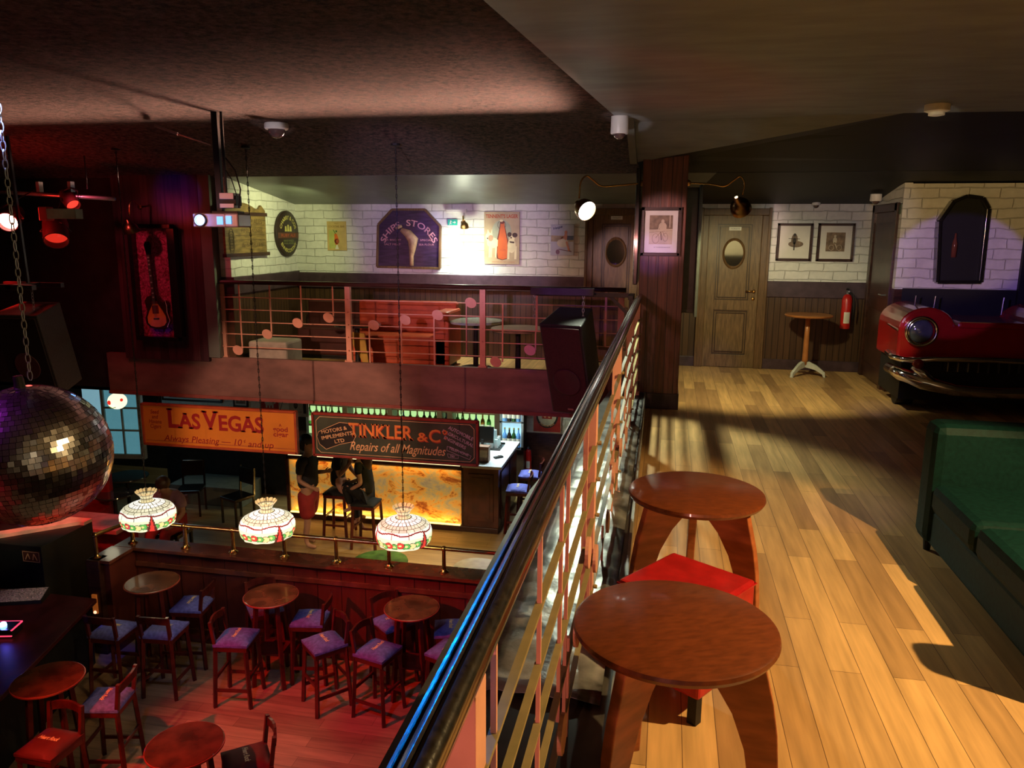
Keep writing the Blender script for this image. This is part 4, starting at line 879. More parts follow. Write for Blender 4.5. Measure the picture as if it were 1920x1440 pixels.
# ================================================================== STOOLS
NAVY = P('blue_velvet', (.13, .14, .46), .75, var=.18, nscale=30); GOLDT = P('gold_embroidery', (.80, .62, .30), .6)
def make_stool(name='high_stool', seat=NAVY, label='', group=None, h=.76, txt=True, back=True):
    t = thing(name, label, 'stool', (0, 0, 0), 0, group)
    # backrest on +x side
    mb = MB(); n = 8; v = []; f = []
    for j in range(n+1):
        for i in range(n+1):
            u = i/n*2-1; q = j/n*2-1; pin = .93+.07*(1-abs(u*q))
            v.append((u*.185*(1-.06*(1-q*q)*0), q*.185, h-.045+.06*(1-u**4)*(1-q**4)*.8+.012))
    for j in range(n):
        for i in range(n): a = j*(n+1)+i; f.append((a, a+1, a+n+2, a+n+1))
    b0 = len(v); v += [(-.185, -.185, h-.06), (.185, -.185, h-.06), (.185, .185, h-.06), (-.185, .185, h-.06)]
    f.append((b0, b0+1, b0+2, b0+3)); e0 = [i for i in range(n+1)]; e1 = [n*(n+1)+i for i in range(n+1)]; e2 = [j*(n+1) for j in range(n+1)]; e3 = [j*(n+1)+n for j in range(n+1)]
    f += [e0+[b0+1, b0], e1[::-1]+[b0+3, b0+2][0:0]+[b0+3, b0+2], e2[::-1]+[b0, b0+3], e3+[b0+2, b0+1]]
    c = mb.add(v, f).build('seat_cushion', seat, t, smooth=True, angle=60)
    if txt:
        l = MB(); text(l, 'Heart Rock', .06, 0, 0, 0, width=.19, shear=.35, bold=.035, M=TR(0, 0, h+.0175) @ RZ(-PI/2) @ RX(-PI/2)); l.build('embroidery', GOLDT, c)
    fr = MB().box(-.18, .18, -.18, .18, h-.115, h-.06); fr.build('seat_frame', STOOLW, t, bevel=.005)
    for s in (-1, 1):
        MB().bar((-.155, s*.155, h-.07), (-.19, s*.19, 0), .038).build('leg', STOOLW, t, bevel=.003)
        MB().bar((.165, s*.160, h-.07), (.20, s*.19, 0), .038).build('leg', STOOLW, t, bevel=.003)
        if back: MB().bar((.165, s*.160, h-.08), (.205, s*.165, h+.215), .034).build('back_post', STOOLW, t, bevel=.003)
    pts = [(.205+.03*math.sin(PI*i/6), -.165+.33*i/6, h+.165+.02*math.sin(PI*i/6)) for i in range(7)]
    mb = MB()
    for i in range(6): mb.bar(pts[i], pts[i+1], .022, .075)
    if back: mb.build('back_rail', STOOLW, t)
    mb = MB()
    for z, k in ((.20, .18), (.33, .172)):
        for s in (-1, 1):
            if z < .3: mb.bar((-k, s*k, z), (k+.01, s*k, z), .02, .03)
            else: mb.bar((s*k, -k, z), (s*k, k, z), .02, .03)
    for q in range(4):
        pass
    for z, A, B in ((.20, (-.18, -.18), (.19, -.18)), (.20, (-.18, .18), (.19, .18)), (.33, (-.172, -.172), (-.172, .172)), (.33, (.182, -.172), (.182, .172))):
        MB().bar((*A, z), (*B, z), .02, .032).build('stretcher', STOOLW, t)
    return t
G1 = 'blue-seated stools around the tall tables'
proto = make_stool(label='blue-seated stool at the left of the middle table with its back to the left', group=G1)
lst = [(443, 1187, 188, None),
       (608, 1196, 48, 'blue-seated stool standing free between the middle and right tables'),
       (708, 1211, 165, 'blue-seated stool at the near left of the right table'),
       (582, 1151, 10, 'bright blue stool close behind the right of the middle table'),
       (466, 1148, 130, 'stool half hidden behind the legs of the middle table'),
       (742, 1166, 140, 'violet-seated stool half hidden behind the legs of the right table'),
       (846, 1170, 15, 'dark blue stool behind the right of the right table, by the near railing'),
       (842, 1212, -20, 'pink and blue lit stool at the right of the right table'),
       (360, 1125, 8, 'bright blue stool right of the dark table under the left lamp'),
       (308, 1172, -85, 'stool with its backrest toward us in front of the dark table'),
       (212, 1172, -88, 'stool lit deep blue, backrest toward us, left of the dark table'),
       (200, 1302, 12, 'stool at the right of the table by the booth desk')]
for i, (px, py, a, lb) in enumerate(lst):
    p = at(px, py, z=-3.3+.77)
    if (px, py) == (466, 1148): p = Vector((-4.44, 7.62, 0))
    if (px, py) == (742, 1166): p = Vector((-2.86, 7.60, 0))
    if i == 0: proto.location = (p.x, p.y, -3.3); proto.rotation_euler = (0, 0, math.radians(a))
    else: dup(proto, (p.x, p.y, -3.3), math.radians(a), lb)
rp = make_stool(seat=P('red_stool_seat', (.11, .012, .01), .6), label='red-seated stool at the bottom beside the red-lit table', group='red-lit stools at the bottom')
p = at(462, 1415, z=-2.53); rp.location = (p.x, p.y, -3.3); rp.rotation_euler = (0, 0, math.radians(38))
p = at(92, 1385, z=-2.53); dup(rp, (p.x, p.y, -3.3), math.radians(88), 'dark red stool in front of the table at the left edge')
bp = dup(proto, (-2.24, 11.83, -3.1), math.radians(5), 'nearer blue-seated bar stool at the right end of the bar', 'bar stools at the right end of the bar')
dup(proto, (-2.18, 12.62, -3.1), math.radians(2), 'farther blue-seated bar stool at the right end of the bar', 'bar stools at the right end of the bar')
# ================================================================== STAINED-GLASS PENDANTS
def hsh(i, j): return random.Random(i*131+j*17).random()
def glass_col(u, v, seed):
    """u 0..1 around, v 0..1 from top of dome to lower rim"""
    cream = (1.0, .95, .66); white = (1.0, 1.0, .92)
    if v < .50:
        rows = [0, .15, .28, .40, .50]
        for k in range(4):
            if rows[k] <= v < rows[k+1]:
                n = (18, 26, 34, 40)[k]
                a = (u*n) % 1; b_ = (v-rows[k])/(rows[k+1]-rows[k])
                if a < .09 or a > .91 or b_ < .17: return (.13, .11, .06)
                return white if k < 2 else tuple(c*(.66+.30*hsh(int(u*n), k)) for c in cream)
    w_ = .56+.03*math.sin(u*2*PI*6)
    if abs(v-w_) < .018: return (.22, .02, .015)
    s = (u*3) % 1
    if   .40 < s < .60 and v > .56:      # tent shape
        d = abs(s-.5); e_ = (v-.56)/.44*.085
        if d < e_*.55: return (.85, .06, .04)
        if d < e_+.012: return (.12, .03, .02)
    if v > .68:
        for k in range(10):
            cu = (k+.5)/10; cv = .80+.11*hsh(k, 3); du = ((u*3) % 1-cu)*3.1; dv = (v-cv)*1.5; r = math.hypot(du*.55, dv)
            if r < .045: return (1, .9, .3)
            if r < .12: return ((.80, .07, .05), (.12, .50, .10), (.95, .85, .35), (.16, .55, .12))[k % 4]
            if r < .137: return (.06, .08, .03)
        return (.93, .95, .62)
    a = (u*30) % 1
    return (.3, .28, .18) if a < .06 else (1, .99, .86)
def pendant(label, px, py, topz):
    p = at(px, py, y=7.38)
    t = thing('stained_glass_pendant', label, 'pendant lamp', (p.x, 7.38, p.z), random.random(), 'stained-glass pendant lamps above the tall tables')
    prof = [(.075, .125), (.10, .118), (.15, .105), (.20, .085), (.255, .055), (.285, .02), (.298, -.025), (.298, -.07), (.290, -.11), (.272, -.15)]
    # resample
    L = [0]
    for i in range(1, len(prof)): L.append(L[-1]+math.hypot(prof[i][0]-prof[i-1][0], prof[i][1]-prof[i-1][1]))
    m = 60; pr = []
    for k in range(m+1):
        s = L[-1]*k/m
        for i in range(1, len(prof)):
            if s <= L[i]+1e-9: q = (s-L[i-1])/(L[i]-L[i-1]); pr.append((prof[i-1][0]+(prof[i][0]-prof[i-1][0])*q, prof[i-1][1]+(prof[i][1]-prof[i-1][1])*q)); break
    seg = 220; v = []; f = []; cols = []
    for j, (r, z) in enumerate(pr):
        for i in range(seg):
            a = 2*PI*i/seg; rr = r+(.006*math.sin(a*12) if j > m-4 else 0); v.append((rr*math.cos(a), rr*math.sin(a), z))
    for j in range(m):
        for i in range(seg): f.append((j*seg+i, (j+1)*seg+i, (j+1)*seg+(i+1) % seg, j*seg+(i+1) % seg)); cols.append(glass_col((i+.5)/seg, (j+.5)/m, 0))
    if 'GL' not in MATS:
        me = bpy.data.meshes.new('glass_shade'); me.from_pydata(v, [], f); me.materials.append(GLASSM)
        at_ = me.color_attributes.new('glass', 'FLOAT_COLOR', 'CORNER'); k = 0; buf = []
        for q, c in zip(f, cols): buf += [c[0], c[1], c[2], 1]*len(q)
        at_.data.foreach_set('color', buf); me.polygons.foreach_set('use_smooth', [True]*len(f)); MATS['GL'] = me
        # crown
        v = []; f = []; buf = []; S2 = 96; cp = [(.070, .118), (.064, .135), (.062, .150), (.064, .165), (.070, .180), (.080, .195), (.093, .210), (.105, .222), (.116, .232)]
        for j, (r, z) in enumerate(cp):
            for i in range(S2):
                a = 2*PI*i/S2; z2 = z+(.012*abs(math.sin(a*7)) if j == 8 else (.006*abs(math.sin(a*7)) if j == 7 else 0)); v.append((r*math.cos(a), r*math.sin(a), z2))
        for j in range(8):
            for i in range(S2):
                f.append((j*S2+i, j*S2+(i+1) % S2, (j+1)*S2+(i+1) % S2, (j+1)*S2+i))
                c = (.10, .08, .04) if (i % 7 == 0) else ((.85, .60, .26) if j > 5 else (.90, .80, .48)); c = tuple(q_*(.35 if j in (2, 5) and i % 7 else 1) for q_ in c); buf += [*c, 1]*4
        me2 = bpy.data.meshes.new('crown'); me2.from_pydata(v, [], f); gm = GLASSM.copy(); gm.node_tree.nodes['Principled BSDF'].inputs['Emission Strength'].default_value = .55; me2.materials.append(gm)
        a2 = me2.color_attributes.new('glass', 'FLOAT_COLOR', 'CORNER'); a2.data.foreach_set('color', buf); me2.polygons.foreach_set('use_smooth', [True]*len(f)); MATS['CR'] = me2
    o = bpy.data.objects.new('glass_shade', MATS['GL']); S.collection.objects.link(o); o.parent = t
    o = bpy.data.objects.new('crown', MATS['CR']); S.collection.objects.link(o); o.parent = t
    MB().ball((0, 0, -.02), .05, 14, 10).build('bulb', EM('pendant_bulb', (1, .95, .8), 6), t, smooth=True)
    MB().lathe([(.058, .126), (.064, .134), (.058, .142)], 24, cap=False).build('collar', BRASSD, t, smooth=True)
    top = topz-p.z
    mb = MB(); n = int((top-.3)/.04)
    mb.tube([(0, 0, .0), (0, 0, top)], .004, 6); mb.build('cord', BLK, t)
    mb = MB()
    for k in range(n):
        zz = .16+k*(top-.18)/n; q = RZ(PI/2*(k % 2)); h_ = (top-.18)/n*.62
        mb.tube([(.009*math.cos(a_), 0, zz+h_+h_*math.sin(a_)) for a_ in [2*PI*i/8 for i in range(8)]], .0022, 4, True, M=q)
    mb.build('chain', BLKG, t)
    MB().lathe([(.045, top), (.045, top-.02), (.01, top-.03)], 16).build('ceiling_rose', BLK, t)
    point('light_pendant', (p.x, 7.38, p.z-.17), (1, .80, .48), 2.6, .08)
zc_ = 2.34+.32*(8.62-7.38)/1.9
pendant('stained-glass pendant lamp at the left, in front of the seated person', 277, 958, zc_)
pendant('middle stained-glass pendant lamp of the three over the parapet', 501, 978, zc_)
pendant('stained-glass pendant lamp at the right, before the glowing bar front', 757, 990, zc_)
# globe lamp by the window
p = at(220, 752, y=9.9)
t = thing('globe_pendant', 'round glass globe lamp with a red flower beside the blue window', 'pendant lamp', (p.x, 9.9, p.z))
MB().ball((0, 0, 0), .135, 24, 16, (1, 1, .9)).build('globe', EM('globe_glass', (1, .96, .66), 1.05), t, smooth=True)
mb = MB().mat(EM('globe_red_flower', (.75, .03, .02), .9)); mb.lathe([(.001, .004), (.03, .0), (.034, -.004)], 14, TR(-.035, -.134, .0) @ RX(PI/2)); mb.lathe([(.001, .004), (.024, .0)], 12, TR(.12, -.06, .035) @ RZ(1.1) @ RX(PI/2))
mb.mat(EM('globe_green_leaf', (.1, .2, .03), .5)); mb.tube([(-.04, -.13, -.06), (.0, -.12, -.085), (.05, -.11, -.07)], .006, 6); mb.build('flower_motif', None, t)
MB().tube([(0, 0, .11), (0, 0, -.33-p.z)], .006, 6).build('cord', BLK, t)
# ================================================================== HANGING SIGNS
def hang_sign(name, label, box, Y, base, fr, art, dz=0):
    a = at(box[0], box[1], y=Y); b_ = at(box[2], box[3], y=Y); hw = (b_.x-a.x)/2; zc = (a.z+b_.z)/2; hh = .265
    t = thing(name, label, 'sign', ((a.x+b_.x)/2, Y, -.695))
    MB().box(-hw, hw, -.015, .02, -hh, hh).build('board', base, t, bevel=.002)
    f_ = .022
    MB().box(-hw, hw, -.03, .03, -hh-.008, -hh+f_).box(-hw, hw, -.03, .03, hh-f_, hh+.008).box(-hw-.008, -hw+f_, -.03, .03, -hh, hh).box(hw-f_, hw+.008, -.03, .03, -hh, hh).build('sign_frame', fr, t, bevel=.003)
    for s in (-.8, .8): MB().tube([(s*hw, 0, hh), (s*hw, .07, .695-.34)], .005, 6).build('hanging_chain', BLK, t)
    mb = MB(); art(mb, hw, hh, -.0165); mb.build('lettering', None, t); return t
CRIM = P('crimson_lettering', (.36, .015, .015), .5, var=.05)
def art_lv(mb, w_, h, y):
    mb.mat(CRIM)
    x = -.72*w_; specs = [('L', .34), ('AS', .27), (' ', .08), ('V', .32), ('EGAS', .27)]
    s0 = -.67*w_; tot = 1.27*w_
    ws = []
    for tx, sz in specs: ws.append(sum(glyph(c, 0, .03, .05)[2] for c in tx)*sz if tx != ' ' else .035)
    k = tot/sum(ws); cx = s0
    for (tx, sz), q in zip(specs, ws):
        if tx != ' ': text(mb, tx, sz, cx+q*k/2, .095 if tx in 'LV' else .070, y, width=q*k*.97, bold=.03, serif=.05)
        cx += q*k
    # drop small caps to a common base line
    text(mb, 'Always Pleasing — 10', .115, -.22*w_, -.165, y, width=1.02*w_, shear=.25, bold=.006)
    text(mb, '¢', .06, .335*w_, -.14, y, bold=.01); text(mb, 'and up', .115, .535*w_, -.175, y, width=.33*w_, shear=.25, bold=.006)
    for i, s in enumerate(('Seed', 'and', 'Havana', 'Cigars')): text(mb, s, .072, -.83*w_, .165-.062*i, y, shear=.15, bold=.012, cond=.85)
    text(mb, 'A', .05, .80*w_, .085, y, bold=.02); text(mb, 'good', .085, .80*w_, .035, y, bold=.02, width=.19*w_); text(mb, 'cigar', .085, .80*w_, -.03, y, bold=.02, width=.19*w_)
    mb.mat(REDI).flat([(-w_*.97, -h*.80), (w_*.97, -h*.80), (w_*.97, -h*.77), (-w_*.97, -h*.77)], y)
hang_sign('hanging_sign', 'orange Las Vegas cigar sign hanging under the balcony edge', (266, 755, 559, 850), 8.44, P('sign_orange', (.72, .21, .022), .5, var=.06, nscale=3), P('sign_red_edge', (.45, .07, .02), .45), art_lv)
GOLDL = P('sign_gold_lettering', (.80, .45, .22), .5); ORL = P('sign_orange_lettering', (.82, .24, .05), .5); REDSH = P('sign_letter_shadow', (.45, .04, .02), .5)
def outline(mb, pts, w_, y):
    for i in range(len(pts)): line(mb, pts[i], pts[(i+1) % len(pts)], w_, y)
def art_tk(mb, w_, h, y):
    c = .05
    mb.mat(GOLDL); o = [(-w_*.955+c, h*.84), (w_*.955-c, h*.84), (w_*.955, h*.84-c), (w_*.955, -h*.84+c), (w_*.955-c, -h*.84), (-w_*.955+c, -h*.84), (-w_*.955, -h*.84+c), (-w_*.955, h*.84-c)]
    outline(mb, o, .006, y)
    for dx, dy, mm in ((.008, -.010, REDSH), (0, 0, ORL)):
        mb.mat(mm); yy = y-(.0002 if mm is REDSH else .0008); kb = .02 if mm is REDSH else .012
        text(mb, 'TINKLER', .235, -.165*w_+dx, .085+dy, yy, width=.77*w_, bold=kb, serif=.04); text(mb, '&', .15, .345*w_+dx, .045+dy, yy, width=.13*w_, bold=kb)
        text(mb, 'C', .215, .49*w_+dx, .065+dy, yy, width=.15*w_, bold=kb); text(mb, 'o', .11, .61*w_+dx, .13+dy, yy, bold=kb); text(mb, '.', .11, .62*w_+dx, .08+dy, yy, bold=kb)
    mb.mat(GOLDL); text(mb, 'Repairs of all Magnitudes', .155, .03*w_, -.115, y, width=1.16*w_, shear=.38, bold=.008)
    mb.mat(P('sign_black_field', (.022, .012, .01), .5)); q = [(-.93, .12), (-.84, .30), (-.66, .62), (-.55, .60), (-.50, .35), (-.46, .05), (-.50, -.25), (-.66, -.40), (-.84, -.68), (-.92, -.45), (-.95, -.1)]
    mb.flat([(a*w_, b_*h) for a, b_ in q], y-.0001)
    mb.mat(GOLDL); outline(mb, [(a*w_, b_*h) for a, b_ in q], .006, y-.0004)
    text(mb, 'MOTORS &', .062, -.735*w_, .065, y-.0006, width=.33*w_, rot=.22, bold=.02); text(mb, 'IMPLEMENTS', .062, -.70*w_, .0, y-.0006, width=.40*w_, rot=.22, bold=.02); text(mb, 'LTD', .062, -.67*w_, -.065, y-.0006, width=.13*w_, rot=.22, bold=.02)
    mb.mat(P('sign_lilac_lettering', (.52, .38, .46), .5)); text(mb, 'AUTOMOBILE', .060, .80*w_, .115, y, width=.31*w_, rot=-.42, bold=.02); text(mb, '& AGRICULTURAL', .056, .765*w_, .055, y, width=.40*w_, rot=-.42, bold=.02); text(mb, 'ENGINEERS', .056, .73*w_, .0, y, width=.28*w_, rot=-.42, bold=.02)
    text(mb, 'TELEPHONE', .045, .775*w_, -.105, y, width=.24*w_, rot=-.32, bold=.02); text(mb, 'No', .04, .70*w_, -.165, y, bold=.02)
    outline(mb, [(.64*w_, -.05), (.92*w_, -.15), (.90*w_, -.195), (.635*w_, -.10)], .005, y); outline(mb, [(.64*w_, -.14), (.77*w_, -.155), (.77*w_, -.19), (.65*w_, -.185)], .004, y)
hang_sign('hanging_sign', 'dark green Tinkler and Co repairs sign hanging before the bar', (586, 772, 897, 872), 8.44, P('sign_dark_green', (.05, .055, .035), .45, var=.25, nscale=3), P('sign_crimson_frame', (.28, .03, .02), .4), art_tk)
# ================================================================== BAR COUNTER
t = thing('bar_counter', 'long bar counter with a glowing marbled amber front panel', 'bar counter', (-4.2, 11.6, -3.1))
MB().box(-1.98, 1.06, .03, .07, .10, 1.03).build('glowing_panel', ONYX, t)
MB().box(-2.0, 1.68, -.02, .6, 0, .09).build('plinth', DARKW, t, bevel=.005)
MB().box(-2.0, 1.08, -.0, .06, 1.03, 1.10).box(1.06, 1.10, -.0, .08, .09, 1.1).box(-2.02, -1.96, 0, .08, .09, 1.1).build('panel_surround', DARKW, t, bevel=.004)
STRIP = EM('warm_strip_light', (1, .62, .16), 3.2)
area('light_onyx_low', (-4.66, 11.56, -2.97), (-4.66, 11.68, -2.55), (1, .58, .12), 6, 2.9, .03)
area('light_onyx_high', (-4.66, 11.56, -2.06), (-4.66, 11.68, -2.45), (1, .50, .10), 2.5, 2.9, .03)
MB().box(-1.96, 1.04, -.012, .02, .092, .11).build('lower_strip_light', STRIP, t)
MB().box(-1.96, 1.04, .0, .03, 1.105, 1.125).build('upper_strip_light', EM('pale_strip_light', (1, .80, .40), 1.6), t)
mb = MB().box(1.10, 1.68, .0, 1.5, .09, 1.1); mb.box(1.18, 1.60, -.015, 0, .2, 1.0); mb.box(1.24, 1.54, -.022, -.012, .26, .94)
mb.box(1.68, 1.70, .15, .75, .2, 1.0).box(1.68, 1.70, .85, 1.42, .2, 1.0); mb.build('end_cabinet', P('bar_cabinet_wood', (.085, .026, .014), .3, var=.25, nscale=5), t, bevel=.006)
MB().box(-2.05, 1.08, -.05, .55, 1.13, 1.17).build('worktop', DARKW, t, bevel=.006)
MB().box(1.08, 1.74, -.05, 1.52, 1.1, 1.15).build('end_worktop', P('grey_white_counter', (.62, .66, .66), .25, var=.05), t, bevel=.006)
# back bar
BW = P('back_bar_wood', (.05, .028, .016), .4)
t = thing('back_bar_shelving', 'wooden back bar with green-lit bottle shelves', 'shelving', (-4.9, 13.76, -3.1))
LIT = EM('green_lit_back', (.50, .80, .34), .85)
mb = MB()
for x in (-2.1, -1.02, -.12, .85, 1.05, 1.95): mb.box(x-.05, x+.05, -.32, 0, 0, 2.1)
mb.box(-2.1, 1.95, -.32, 0, 0, .9); mb.build('uprights', BW, t, bevel=.004)
for z in (1.15, 1.55, 1.95): MB().box(-2.1, 1.95, -.30, 0, z-.025, z).build('shelf', BW, t)
MB().box(-2.05, 1.9, -.015, -.005, .9, 2.05).build('lit_back_panel', LIT, t)
BC = [((.06, .30, .05), 'green'), ((.02, .07, .02), 'dark green'), ((.75, .82, .66), 'clear'), ((.12, .30, .70), 'blue'), ((.50, .22, .03), 'amber'), ((.02, .015, .012), 'black')]
BMS = [P('bottle_glass_'+n.replace(' ', '_'), c, .12, var=.1, coat=.5) for c, n in BC]
bots = []
for k, m_ in enumerate(BMS):
    b = thing('bottle', '%s bottle standing on the lit back bar shelves' % BC[k][1], 'bottle', (0, 0, -20), 0, 'bottles on the back bar shelves')
    MB().lathe([(.001, 0), (.042, 0), (.043, .20), (.034, .24), (.016, .27), (.015, .33), (.001, .33)], 12).build('glass_body', m_, b, smooth=True, angle=50)
    MB().lathe([(.001, .33), (.017, .33), (.017, .355), (.001, .355)], 10).build('cap', P('bottle_cap_gold', (.5, .35, .1), .3, .6), b)
    MB().lathe([(.0435, .06), (.0435, .16)], 12, cap=False).build('paper_label', MATT, b); bots.append(b)
rnd = random.Random(3); first = [True]*6
for z in (1.15, 1.55):
    x = -2.0
    while x < 1.86:
        if all(abs(x-q) > .09 for q in (-2.1, -1.02, -.12, .85, 1.05, 1.95)):
            k = rnd.choice((0, 0, 1, 2, 2, 3, 4, 5)); L = (-4.9+x, 13.76-.12-rnd.random()*.08, -3.1+z)
            if first[k]: bots[k].location = L; first[k] = False
            else:
                r = dup(bots[k], L, rnd.random()*6)
        x += .098+rnd.random()*.035
# cool fridge section at right
t = thing('bottle_fridge', 'blue-lit glass-front drinks fridge at the right end of the back bar', 'fridge', (-2.70, 13.5, -3.1))
MB().box(-.2, .24, .0, .28, 0, 2.0).build('cabinet', BW, t)
MB().box(-.16, .20, -.012, .0, .95, 1.9).build('lit_interior', EM('blue_white_lit_interior', (.42, .72, .90), .75), t)
MB().box(-.2, -.16, -.06, 0, .9, 1.95).box(.20, .24, -.06, 0, .9, 1.95).box(-.2, .24, -.06, 0, .9, .95).box(-.2, .24, -.06, 0, 1.9, 1.95).box(-.2, .24, -.06, 0, 1.40, 1.43).build('door_frame', STEEL, t)
gr = 'bottles inside the blue-lit fridge'
for z in (.95, 1.43):
    for i in range(4):
        L = (-2.70-.11+.085*i, 13.465, -3.1+z); r = dup(bots[(i*2+3) % 6], L, 0, '%s bottle in the blue-lit fridge at the end of the bar' % BC[(i*2+3) % 6][1], gr)
# glasses on a tray, till, box
GLS = P('clear_glassware', (.80, .92, .92), .05, var=.03, trans=.6, ior=1.3, emis=(.5, .75, .8), es=0)
p = at(928, 838, z=-1.95)
p.x -= .12
t = thing('glass_tray', 'dark tray carrying the upturned clear glasses on the bar', 'tray', (p.x, p.y, -1.95)); MB().box(-.24, .26, -.22, .22, 0, .012).box(-.24, .26, -.22, -.21, 0, .03).box(-.24, .26, .21, .22, 0, .03).build('tray_board', BLKG, t)
tray = Vector((p.x, p.y, -1.93))
g0 = thing('drinking_glass', 'clear drinking glass upside down on the bar tray', 'glass', tuple(tray), 0, 'upturned clear glasses on the bar tray')
MB().lathe([(.034, 0), (.037, 0), (.030, .15), (.001, .15), (.001, .14), (.027, .14), (.034, 0)], 14, cap=False).build('glass_body', GLS, g0, smooth=True, angle=50)
for i in range(5):
    for j in range(3):
        L = (tray.x-.17+.085*i, tray.y-.12+.11*j, tray.z+.002)
        if i == 0 and j == 0: g0.location = L
        else: dup(g0, L, 0)
for i in range(4): dup(g0, (tray.x-.12+.085*i, tray.y-.06, tray.z+.156), 0, 'clear drinking glass on the top layer of the bar tray', 'top layer of clear glasses')
p = at(905, 830, z=-1.95)
t = thing('till_screen', 'black till screen on the bar behind the hanging sign', 'till', (-2.98, 12.4, -1.95)); MB().box(-.12, .12, -.10, .10, 0, .03).box(-.02, .02, -.0, .03, .03, .2).build('stand', BLK, t); MB().box(-.19, .19, -.02, .01, .14, .42, RX(-.2)).build('screen', BLKG, t, bevel=.004)
t = thing('display_box', 'small brown printed box on the bar corner by the hanging sign', 'box', (-2.78, 11.82, -1.95)); MB().box(-.12, .06, -.07, .07, 0, .26).build('carton', P('brown_carton', (.20, .09, .04), .5, var=.3, nscale=25), t, bevel=.003); MB().box(-.10, .04, -.072, -.07, .08, .2).build('print_panel', P('carton_print', (.45, .28, .12), .5), t)
t = thing('card_reader', 'small black card reader lying on the white bar end', 'card reader', (-2.62, 12.05, -1.95)); MB().box(-.035, .035, -.08, .08, 0, .03, RZ(-.8)).build('casing', BLK, t, bevel=.006); MB().box(-.025, .025, -.0, .06, .03, .032, RZ(-.8)).build('screen', LENS, t)
# posters / frames on the lower walls
def art_beer(mb, w_, h, y):
    mb.mat(P('poster_deep_red', (.45, .03, .02), .5)).flat([(-w_*.96, -h*.96), (w_*.96, -h*.96), (w_*.96, h*.96), (-w_*.96, h*.96)], y)
    mb.mat(INK); mb.ell(0, .1*h, .78*w_, .82*h, y-.001); mb.mat(P('poster_cream', (.62, .55, .40), .5)); mb.ell(0, .12*h, .66*w_, .68*h, y-.002)
    mb.mat(GOLDL); text(mb, 'PREMIUM BEER', .14*h, 0, .1*h, y-.0025, arc=(.74*w_, True), width=1.1*w_, bold=.02)
    mb.mat(P('poster_deep_red', (.45, .03, .02), .5)); mb.flat([(-.35*w_, -.1*h), (.35*w_, -.1*h), (.35*w_, .3*h), (-.35*w_, .3*h)], y-.003); mb.mat(GOLDL); mb.ell(-.15*w_, .1*h, .1*w_, .14*h, y-.004); mb.ell(.15*w_, .1*h, .1*w_, .14*h, y-.004)
poster('beer_sign', 'red and black round beer emblem poster on the lower brick wall', (1000, 752, 1052, 812), 13.79, PAPER, art_beer)
def art_blank(c1, c2):
    def f(mb, w_, h):
        mb.mat(c1).flat([(-.8*w_, -.8*h), (.8*w_, -.8*h), (.8*w_, .8*h), (-.8*w_, .8*h)], -.019); mb.mat(c2); mb.ell(-.2*w_, -.1*h, .3*w_, .4*h, -.020); mb.ell(.4*w_, -.3*h, .15*w_, .2*h, -.020)
    return f
framed('framed_picture', 'wide dark framed picture above the orange sign, under the balcony', (303, 715, 418, 755), 12.595, art_blank(LENS, P('pale_reflection', (.12, .16, .18), .3)), .03)
framed('framed_picture', 'small framed picture on white brick above the orange sign', (437, 725, 466, 763), 12.595, art_blank(SEPIA, SEP2), .025)
def art_ice(mb, w_, h, y):
    mb.mat(MATT); mb.ell(0, -.35*h, .55*w_, .28*h, y-.001); mb.ell(.5*w_, -.3*h, .2*w_, .15*h, y-.001)
    for xx in (-.35, .0, .35): mb.flat([(xx*w_-.02, -.5*h), (xx*w_+.02, -.5*h), (xx*w_+.015, -.85*h), (xx*w_-.015, -.85*h)], y-.001)
poster('animal_poster', 'red poster with a white animal shape above the orange sign', (488, 728, 523, 768), 12.59, P('poster_deep_red', (.45, .03, .02), .5), art_ice)
def art_mono(mb, w_, h, y):
    mb.mat(INK); ringp(mb, -.3*w_, .0, .2*w_, .3*h, .02, y-.001); line(mb, (-.3*w_, -.25*h), (-.3*w_, .25*h), .02, y-.001); mb.flat([(.45*w_, -.7*h), (.75*w_, -.7*h), (.75*w_, .3*h), (.65*w_, .6*h), (.55*w_, .6*h), (.45*w_, .3*h)], y-.001); text(mb, 'GUARANTEED', .12*h, -.2*w_, -.6*h, y-.001, width=w_)
poster('bottle_poster', 'grey poster with a ring emblem and a dark bottle beside the red one', (541, 738, 580, 782), 12.59, P('poster_grey', (.42, .40, .36), .5), art_mono)
# ================================================================== TABLES AND SEATS OF THE BAR LEVEL
def bar_table(label, px, py, z, r, topm, group='low round tables on the bar level'):
    p = at(px, py, z=z); t = thing('bar_table', label, 'table', (p.x, p.y, -3.1), 0, group); h = z+3.1
    MB().lathe([(.001, h-.03), (r-.01, h-.03), (r, h-.015), (r-.005, h), (.001, h)], 36).build('tabletop', topm, t, smooth=True, angle=35)
    MB().lathe([(.03, .04), (.03, h-.03)], 14).build('column', BLK, t); MB().lathe([(.001, 0), (.2, 0), (.19, .02), (.04, .05)], 24).build('base', BLK, t, smooth=True, angle=35); return t
GT = P('glossy_dark_tabletop', (.03, .04, .035), .08, coat=1)
bar_table('dark round table lit green on one side behind the brass rail', 712, 1052, -2.42, .36, P('green_lit_tabletop', (.06, .14, .05), .3, var=.3))  # green light on the top is put into its colour
bar_table('pale grey round table behind the right end of the brass rail', 893, 1064, -2.42, .30, P('grey_tabletop', (.30, .30, .24), .35))
bar_table('glossy round table reflecting the blue window', 238, 892, -2.35, .34, GT)
bar_table('lower glossy round table half hidden by the mirror ball', 214, 925, -2.45, .30, GT)
